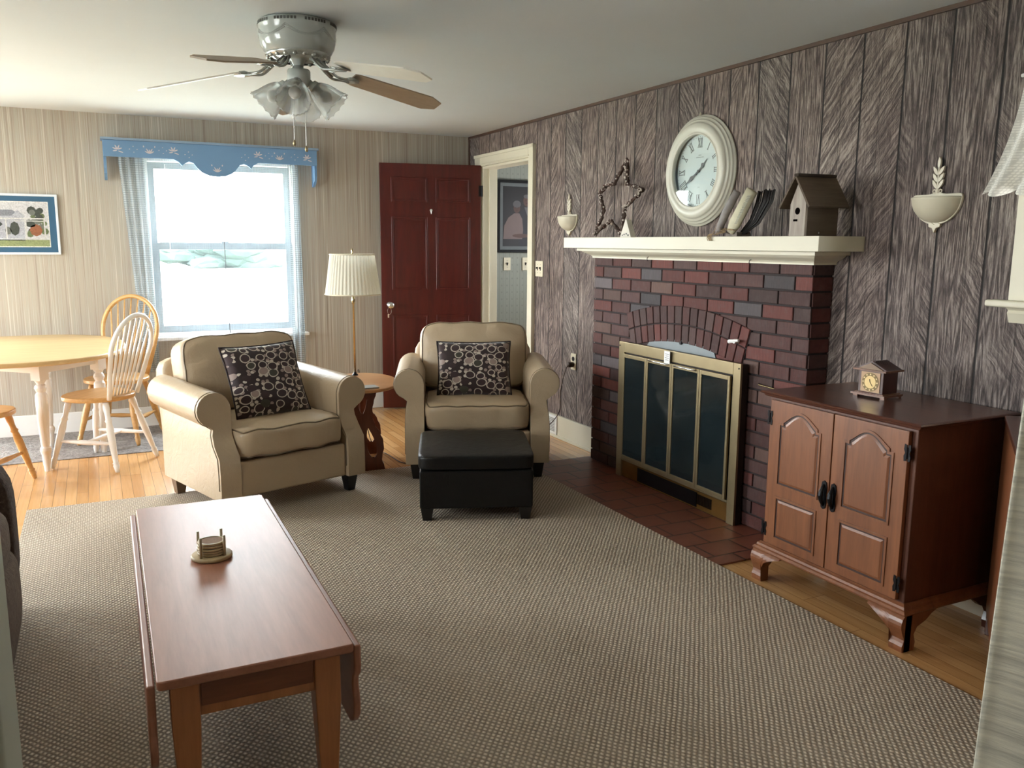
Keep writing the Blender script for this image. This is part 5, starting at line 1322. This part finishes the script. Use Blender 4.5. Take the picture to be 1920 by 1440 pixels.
# ogee bracket feet
def foot_front(y_out, sgn):
    """front bracket along y, from outer corner inward; ogee bulge in x"""
    bm = B(); n = 12; cols_ = []
    prof2 = [(.0, .020), (.006, .024), (.022, .024), (.03, .018), (.045, .014), (.060, .020), (.085, .034), (.105, .036), (.122, .030), (.1345, .018)]
    # lower edge cut depth: depends on distance from corner
    for i in range(n + 1):
        s = i / n * .155
        zmin = 0 if s < .055 else (.03 + .05 * min(1, (s - .055) / .02) + .045 * (s - .055) / .1)
        if s >= .055: zmin = min(.126, .060 + .068 * ((s - .055) / .1) ** .6)
        cols_.append((s, min(zmin, .128)))
    ss = [0, .018, .036, .0549, .055, .075, .095, .115, .135, .155]
    prev = None
    for s in ss:
        zmin = 0 if s < .055 else min(.126, .062 + .066 * ((s - .055) / .1) ** .55)
        row = []
        zl = [zmin + (.1345 - zmin) * k / 12 for k in range(13)]
        for z in zl:
            off = 0
            for (a, oa), (c, oc) in zip(prof2, prof2[1:]):
                if a <= z <= c + 1e-6: off = oa + (oc - oa) * (z - a) / (c - a)
            row.append((bm.verts.new((2.455 - off * .9 - 2.695, y_out + sgn * s - 2.235, z)), bm.verts.new((2.475 - 2.695, y_out + sgn * s - 2.235, z))))
        if prev:
            for k in range(12):
                bm.faces.new((prev[k][0], row[k][0], row[k + 1][0], prev[k + 1][0])); bm.faces.new((row[k][1], prev[k][1], prev[k + 1][1], row[k + 1][1]))
            bm.faces.new((prev[0][0], prev[0][1], row[0][1], row[0][0])); bm.faces.new((prev[12][1], prev[12][0], row[12][0], row[12][1]))
        else:
            for k in range(12): bm.faces.new((row[k][0], row[k][1], row[k + 1][1], row[k + 1][0]))
        prev = row
    for k in range(12): bm.faces.new((prev[k][1], prev[k][0], prev[k + 1][0], prev[k + 1][1]))
    bmesh.ops.recalc_face_normals(bm, faces=bm.faces[:]); return bm
def side_bracket(bm, y, x0, sgn):
    P = [(0, 0), (.05, 0), (.055, .03), (.045, .06), (.06, .085), (.10, .10), (.13, .122), (.155, .134), (0, .134)]
    prism(bm, [(x0 + sgn * u - 2.695, z) for u, z in P], XZ(y - 2.235), 0, .02)
for y_out, sgn in ((1.858, 1), (2.612, -1)):
    fb = foot_front(y_out, sgn); side_bracket(fb, y_out if sgn > 0 else y_out - .02, 2.445, 1); link('foot', fb, M_CHER, cb_)
    fb = B(); side_bracket(fb, y_out if sgn > 0 else y_out - .02, 2.94, -1); link('foot', fb, M_CHERD, cb_)
# doors: u to the viewer's right = -y
def arch_panel(u0, u1, v0, v1, arch=True, ins=0, n=14):
    u0 += ins; u1 -= ins; v0 += ins; v1 -= ins
    P = [(u0, v0), (u1, v0)]
    if not arch: return P + [(u1, v1), (u0, v1)]
    w_ = u1 - u0; sh_ = .058
    P += [(u1, v1 - sh_), (u1 - .018, v1 - sh_)]
    for k in range(n + 1):
        s = k / n; u = u1 - .018 - (w_ - .036) * s; P.append((u, v1 - sh_ + .012 + (sh_ - .012) * (sin(PI * s) ** 1.15)))
    P += [(u0 + .018, v1 - sh_), (u0, v1 - sh_)]
    return P
def door(y_hi, y_lo, hinge_left):
    wd = y_hi - y_lo; D = root('x', (0, 0, 0), 0, 'x', 'x'); bpy.data.objects.remove(D)
    fn = lambda u, v, t: Vector((2.462 - 2.695 - t, y_hi - 2.235 - u, v))
    bm = B(); prism(bm, rect(0, wd, .175, .780), fn, .001, .018); d = link('door', bm, M_CHER, cb_, bevel=.002)
    m_ = .052
    for (v0, v1, ar, nm_) in ((.432, .752, True, 'arched_panel'), (.205, .388, False, 'lower_panel')):
        bm = B()
        o_ = arch_panel(m_, wd - m_, v0, v1, ar); i_ = arch_panel(m_, wd - m_, v0, v1, ar, .009)
        ring_prism(bm, o_, i_, fn, .0175, .0215)
        a = arch_panel(m_, wd - m_, v0, v1, ar, .0155); c = arch_panel(m_, wd - m_, v0, v1, ar, .024)
        va_ = [bm.verts.new(fn(*p, .0178)) for p in a]; vc = [bm.verts.new(fn(*p, .0215)) for p in c]; bm.faces.new(vc)
        for k in range(len(a)): j = (k + 1) % len(a); bm.faces.new((va_[k], va_[j], vc[j], vc[k]))
        bmesh.ops.recalc_face_normals(bm, faces=bm.faces[:]); link(nm_, bm, M_CHER, d)
        bm = B(); g1 = arch_panel(m_, wd - m_, v0, v1, ar, .007); g2 = arch_panel(m_, wd - m_, v0, v1, ar, .0155)
        ring_prism(bm, g1, g2, fn, .0175, .0183); link('groove', bm, plain('groove_dark', (.035, .012, .008), .5), d)  # thin dark strip laid around the panel to mark the groove
    uh = .0 if hinge_left else wd
    for vz in (.705, .235):
        bm = B()
        for s in (-1, 1):
            prism(bm, [(uh + s * .003, vz - .028), (uh + s * .012, vz - .03), (uh + s * .014, vz - .012), (uh + s * .009, vz), (uh + s * .014, vz + .012), (uh + s * .012, vz + .03), (uh + s * .003, vz + .028)], fn, .0182, .0205)
        tube(bm, [tuple(fn(uh, vz - .02, .021)), tuple(fn(uh, vz + .02, .021))], .0035, 8)
        link('hinge', bm, M_BLKM, d)
    ux = (wd - .020) if hinge_left else .020; vz = .462
    bm = B()
    prism(bm, [(ux + a_, vz + c_) for a_, c_ in ((-.010, -.05), (0, -.056), (.010, -.05), (.014, -.03), (.011, 0), (.014, .03), (.010, .05), (0, .056), (-.010, .05), (-.014, .03), (-.011, 0), (-.014, -.03))], fn, .0182, .022)
    tube(bm, [tuple(fn(ux, vz + z, .022 + .016 * (1 - (z / .042) ** 2))) for z in (-.042, -.03, -.015, 0, .015, .03, .042)], [.004, .006, .0085, .010, .0085, .006, .004], 10)
    link('handle', bm, M_BLKM, d, smooth=False)
door(2.564, 2.237, True); door(2.232, 1.908, False)
# small clock on the cabinet
mc = root('mantel_clock', (2.745, 2.305, .813), rad(5), 'small temple shaped wooden desk clock on the cabinet', 'clock')
DW_ = wood('dark_clock_wood', (.07, .02, .014), (.04, .01, .008), 'Z', .35, coat=.3)
b_ = B(); box(b_, -.045, .045, -.055, .055, .018, .105); link('case', b_, DW_, mc, bevel=.002)
b_ = B(); box(b_, -.062, .055, -.075, .075, .008, .016); box(b_, -.054, .05, -.064, .064, .016, .0185)
for sx_ in (-1, 1):
    for sy_ in (-1, 1): box(b_, sx_ * .045 - .008, sx_ * .045 + .008, sy_ * .06 - .01, sy_ * .06 + .01, 0, .008)
M_CPL = wood('clock_plinth', (.22, .10, .06), (.12, .05, .03), 'Y', .3); link('plinth', b_, M_CPL, mc)
link('cornice', box(B(), -.060, .055, -.073, .073, .105, .112), M_CPL, mc)
b_ = B(); prism(b_, [(-.055, .112), (.055, .112), (0, .137)], lambda u, v, t: Vector((t, u, v)), -.052, -.046)
link('pediment', b_, plain('pediment_tan', (.24, .15, .09), .5), mc)
b_ = B(); prism(b_, [(-.068, .112), (.068, .112), (0, .142)], lambda u, v, t: Vector((t, u, v)), -.046, .05)
for k in range(9): prism(b_, [(-.06 + k * .0, .116), (.06, .116), (0, .1445)], lambda u, v, t: Vector((t, u, v)), -.044 + k * .0105, -.039 + k * .0105)
link('roof', b_, DW_, mc)
b_ = B(); box(b_, -.0475, -.045, -.042, .042, .022, .100); link('dial_plate', b_, plain('bronze_plate', (.30, .19, .11), .4, .4), mc)
Mm = Matrix.Translation((-.0475, 0, .061)) @ Mck
b_ = B(); lathe(b_, [(.037, 0), (.037, .001)], 36, Mm); link('dial_rim', b_, plain('dark_gilt', (.13, .09, .035), .4, .5), mc)
b_ = B(); lathe(b_, [(.025, .001), (.025, .0018)], 32, Mm); link('dial', b_, plain('gilt_dial', (.50, .36, .16), .4, .4), mc)
b_ = B()
for k in range(12):
    a = 2 * PI * k / 12; tube(b_, [(-.0487, -.031 * sin(a) + .0, .061 + .031 * cos(a)), (-.0495, -.031 * sin(a), .061 + .031 * cos(a))], .0032, 8)
link('hour_mark', b_, plain('gilt_mark', (.55, .42, .22), .4, .4), mc)
b_ = B(); tube(b_, [(-.050, 0, .061), (-.050, -.012, .046)], .0011, 5); tube(b_, [(-.050, 0, .061), (-.050, .002, .073)], .0013, 5); link('hands', b_, M_BLKM, mc)

# ------------------------------------------------------------------ angled chest at the right edge
sg = root('side_chest', (2.66, 1.42, 0), 0, 'dark cherry wood chest set at an angle, half hidden by the drape', 'chest')
pl = [(2.405, 1.515), (2.45, 1.36), (2.76, .98), (2.93, .98), (2.93, 1.80), (2.855, 1.85)]
pl = [(x - 2.66, y - 1.42) for x, y in pl][::-1]
b_ = B(); prism(b_, [(x * .985, y * .985) for x, y in pl], XY(0), .09, .79); link('carcass', b_, M_CHER, sg, bevel=.004)
b_ = B(); prism(b_, [(x * 1.0, y * 1.0) for x, y in pl], XY(0), .79, .812); link('chest_top', b_, M_CHERD, sg, bevel=.004)
for cx, cy in ((2.44, 1.50), (2.74, 1.02), (2.90, 1.02), (2.86, 1.80)):
    b_ = B(); box(b_, cx - 2.66 - .028, cx - 2.66 + .028, cy - 1.42 - .028, cy - 1.42 + .028, 0, .09); link('foot', b_, M_CHERD, sg, bevel=.004)

# ------------------------------------------------------------------ ceiling fan
fan = root('ceiling_fan', (.825, 3.72, CZ), 0, 'white hugger ceiling fan with five blades and glass tulip lights', 'ceiling fan')
b_ = B(); lathe(b_, [(.148, -.001), (.158, -.006), (.160, -.026), (.157, -.030), (.157, -.055), (.155, -.078), (.150, -.100), (.138, -.122), (.125, -.134), (.118, -.140), (.09, -.146), (.03, -.148), (.02, -.172)], 56); link('motor_housing', b_, M_FAN, fan, smooth=True)
b_ = B()
for k in range(72):
    a = 2 * PI * k / 72
    if k % 9 in (7, 8): continue
    box(b_, .1590, .1612, -.0042, .0042, -.022, -.011, Matrix.Rotation(a, 4, 'Z'))
link('vent_slots', b_, plain('slot_dark', (.08, .08, .075), .6), fan)
b_ = B()
for k in range(6):
    for q in range(3):
        P = []
        for i in range(13):
            s = i / 12; a = 2 * PI * (k + s) / 6; z = -.038 - q * .007 - .034 * sin(PI * s) * (1 - .12 * q); r = .1570 - .03 * max(0, (-z - .06) / .09) ** 1.5
            P.append((r * cos(a), r * sin(a), z))
        tube(b_, P, .0016, 5)
link('swag_relief', b_, M_FAN, fan, smooth=True)
b_ = B(); lathe(b_, [(.132, -.126), (.134, -.133), (.126, -.143), (.115, -.148)], 48, caps=False)
for k in range(20):
    a = 2 * PI * k / 20; bmesh.ops.create_icosphere(b_, subdivisions=1, radius=.011, matrix=Matrix.Translation((.122 * cos(a), .122 * sin(a), -.142)))
link('scroll_ring', b_, M_FANP, fan, smooth=True)
b_ = B(); lathe(b_, [(.02, -.15), (.02, -.182), (.044, -.187), (.048, -.194), (.048, -.235), (.042, -.248), (.028, -.265), (.012, -.28)], 32); link('switch_housing', b_, M_FAN, fan, smooth=True)
angs = [154, -133, -57, 8, 82]
for i, a in enumerate(angs):
    Mr = Matrix.Rotation(rad(a), 4, 'Z')
    Md = Mr @ Matrix.Translation((.235, 0, -.200)) @ Matrix.Rotation(rad(10), 4, 'Y')
    b_ = B()
    for s in (-1, 1):
        P = [Mr @ Vector(p) for p in ((.09, s * .012, -.150), (.125, s * .024, -.178), (.16, s * .026, -.202), (.20, s * .016, -.206), (.235, s * .03, -.208))]
        tube(b_, catmull(P, 4), .006, 6)
    tube(b_, [Mr @ Vector(p) for p in ((.07, 0, -.148), (.11, 0, -.166), (.15, 0, -.200))], .008, 8)
    prism(b_, [(.215, -.045), (.235, -.05), (.262, -.03), (.275, 0), (.262, .03), (.235, .05), (.215, .045), (.205, 0)], lambda u, v, t: Md @ Vector((u - .235, v, -.008 + t)), 0, .004)
    ir = link('blade_iron', b_, M_FANP, fan, smooth=True)
    pitch_ = rad(-12); Mb = Md @ Matrix.Translation((-.235, 0, 0)) @ Matrix.Rotation(pitch_, 4, 'X')
    P = [(.235, -.048), (.26, -.056), (.605, -.068), (.668, -.036), (.672, .034), (.620, .068), (.26, .056), (.235, .048)]
    b_ = B(); prism(b_, P, lambda u, v, t: Mb @ Vector((u, v, t)), 0, .006); link('blade', b_, M_BLADE_LIT if i in (0, 2) else M_BLADE, fan)
def tulip_shade(parent, a):
    Mr = Matrix.Rotation(a, 4, 'Z'); tilt = rad(180 - 48)
    Ms = Mr @ Matrix.Translation((.050, 0, -.243)) @ Matrix.Rotation(tilt, 4, 'Y')
    b_ = B(); lathe(b_, [(.012, -.02), (.012, .0), (.022, .004), (.026, .02), (.024, .028)], 18, Ms); s_ = link('socket_cup', b_, M_FAN, parent, smooth=True)
    bm = B(); seg = 48; prof_ = [(.026, .022), (.036, .035), (.046, .055), (.053, .080), (.058, .105), (.066, .130), (.070, .138)]
    rings = []
    for r, z in prof_:
        rings.append([bm.verts.new(Ms @ Vector(((r + .0022 * cos(24 * 2 * PI * k / seg)) * cos(2 * PI * k / seg), (r + .0022 * cos(24 * 2 * PI * k / seg)) * sin(2 * PI * k / seg), z + (.003 * cos(12 * 2 * PI * k / seg) if z > .13 else 0)))) for k in range(seg)])
    for p, q in zip(rings, rings[1:]):
        for k in range(seg): bm.faces.new((p[k], p[(k + 1) % seg], q[(k + 1) % seg], q[k]))
    o = link('glass_shade', bm, M_TUL, parent, smooth=True); md = o.modifiers.new('t', 'SOLIDIFY'); md.thickness = .0025
    b_ = B(); bmesh.ops.create_uvsphere(b_, u_segments=16, v_segments=10, radius=.026, matrix=Ms @ Matrix.Translation((0, 0, .08))); lathe(b_, [(.012, .02), (.014, .06)], 12, Ms); link('bulb', b_, plain('unlit_bulb', (.75, .77, .74), .3), s_, smooth=True)
bT = NB('ribbed_tulip_glass'); bT.set(Transmission_Weight=.6, Roughness=.18, IOR=1.2, Alpha=.55); bT.color((.86, .88, .86)); M_TUL = bT.m
for k in range(4): tulip_shade(fan, rad(-112 + 90 * k))
for (x, y, z1_) in ((-.020, .028, -.468), (.026, .020, -.492)):
    b_ = B(); tube(b_, [(x, y, -.27), (x * 1.05, y * 1.05, z1_)], .0016, 6); ch_ = link('pull_chain', b_, M_CHROME, fan)
    b_ = B(); lathe(b_, [(.002, .0), (.006, -.008), (.0075, -.018), (.004, -.026)], 12, Matrix.Translation((x * 1.05, y * 1.05, z1_))); link('pull_knob', b_, M_BRASS, ch_, smooth=True)

# ------------------------------------------------------------------ outdoors
b_ = B(); box(b_, -60, 90, FY + .4, 120, -.6, -.5); o = link('ground', b_, plain('pale_ground', (.42, .43, .36), .95)); tag(o, 'pale sunlit ground outside the far window', 'ground', kind='structure')
b_ = B(); box(b_, -30, LX - .4, -20, FY + .4, -.6, -.5); tag(link('terrace', b_, plain('pale_terrace', (.55, .53, .48), .95)), 'pale ground outside the left window', 'ground', kind='structure')
tag(link('dimming_wall', box(B(), WX + 2.2, WX + 2.4, -4, 5.2, -.5, 4.5), plain('dimming_wall_pale', (.62, .62, .60), .9)), 'pale wall added outside the right window to dim its daylight', 'wall', kind='structure')  # added wall, blocks part of the daylight at the right window
rnd = random.Random(21)
M_HEDGE = plain('hedge_green', (.030, .050, .042), .9, var=.5, nscale=1.5)
for k in range(7):
    b_ = B(); cx = -9 + k * 3.6 + rnd.uniform(-.3, .3); yy = 20 + rnd.uniform(-1.5, 1.5)
    for q in range(14):
        bmesh.ops.create_icosphere(b_, subdivisions=2, radius=rnd.uniform(.5, .9), matrix=Matrix.Translation((rnd.uniform(-1.1, 1.1), rnd.uniform(-.6, .6), rnd.uniform(.3, 1.35))))
    for v in b_.verts: v.co += Vector((rnd.uniform(-.08, .08), rnd.uniform(-.08, .08), rnd.uniform(-.08, .08)))
    o = link('hedge_bush', b_, M_HEDGE); o.location = (cx * 3.2 + 14, yy + 45, -.55); o.scale = (2.7, 2, 1.05)
    tag(o, 'distant green shrub seen through the far window', 'shrub', 'distant shrubs beyond the lawn')
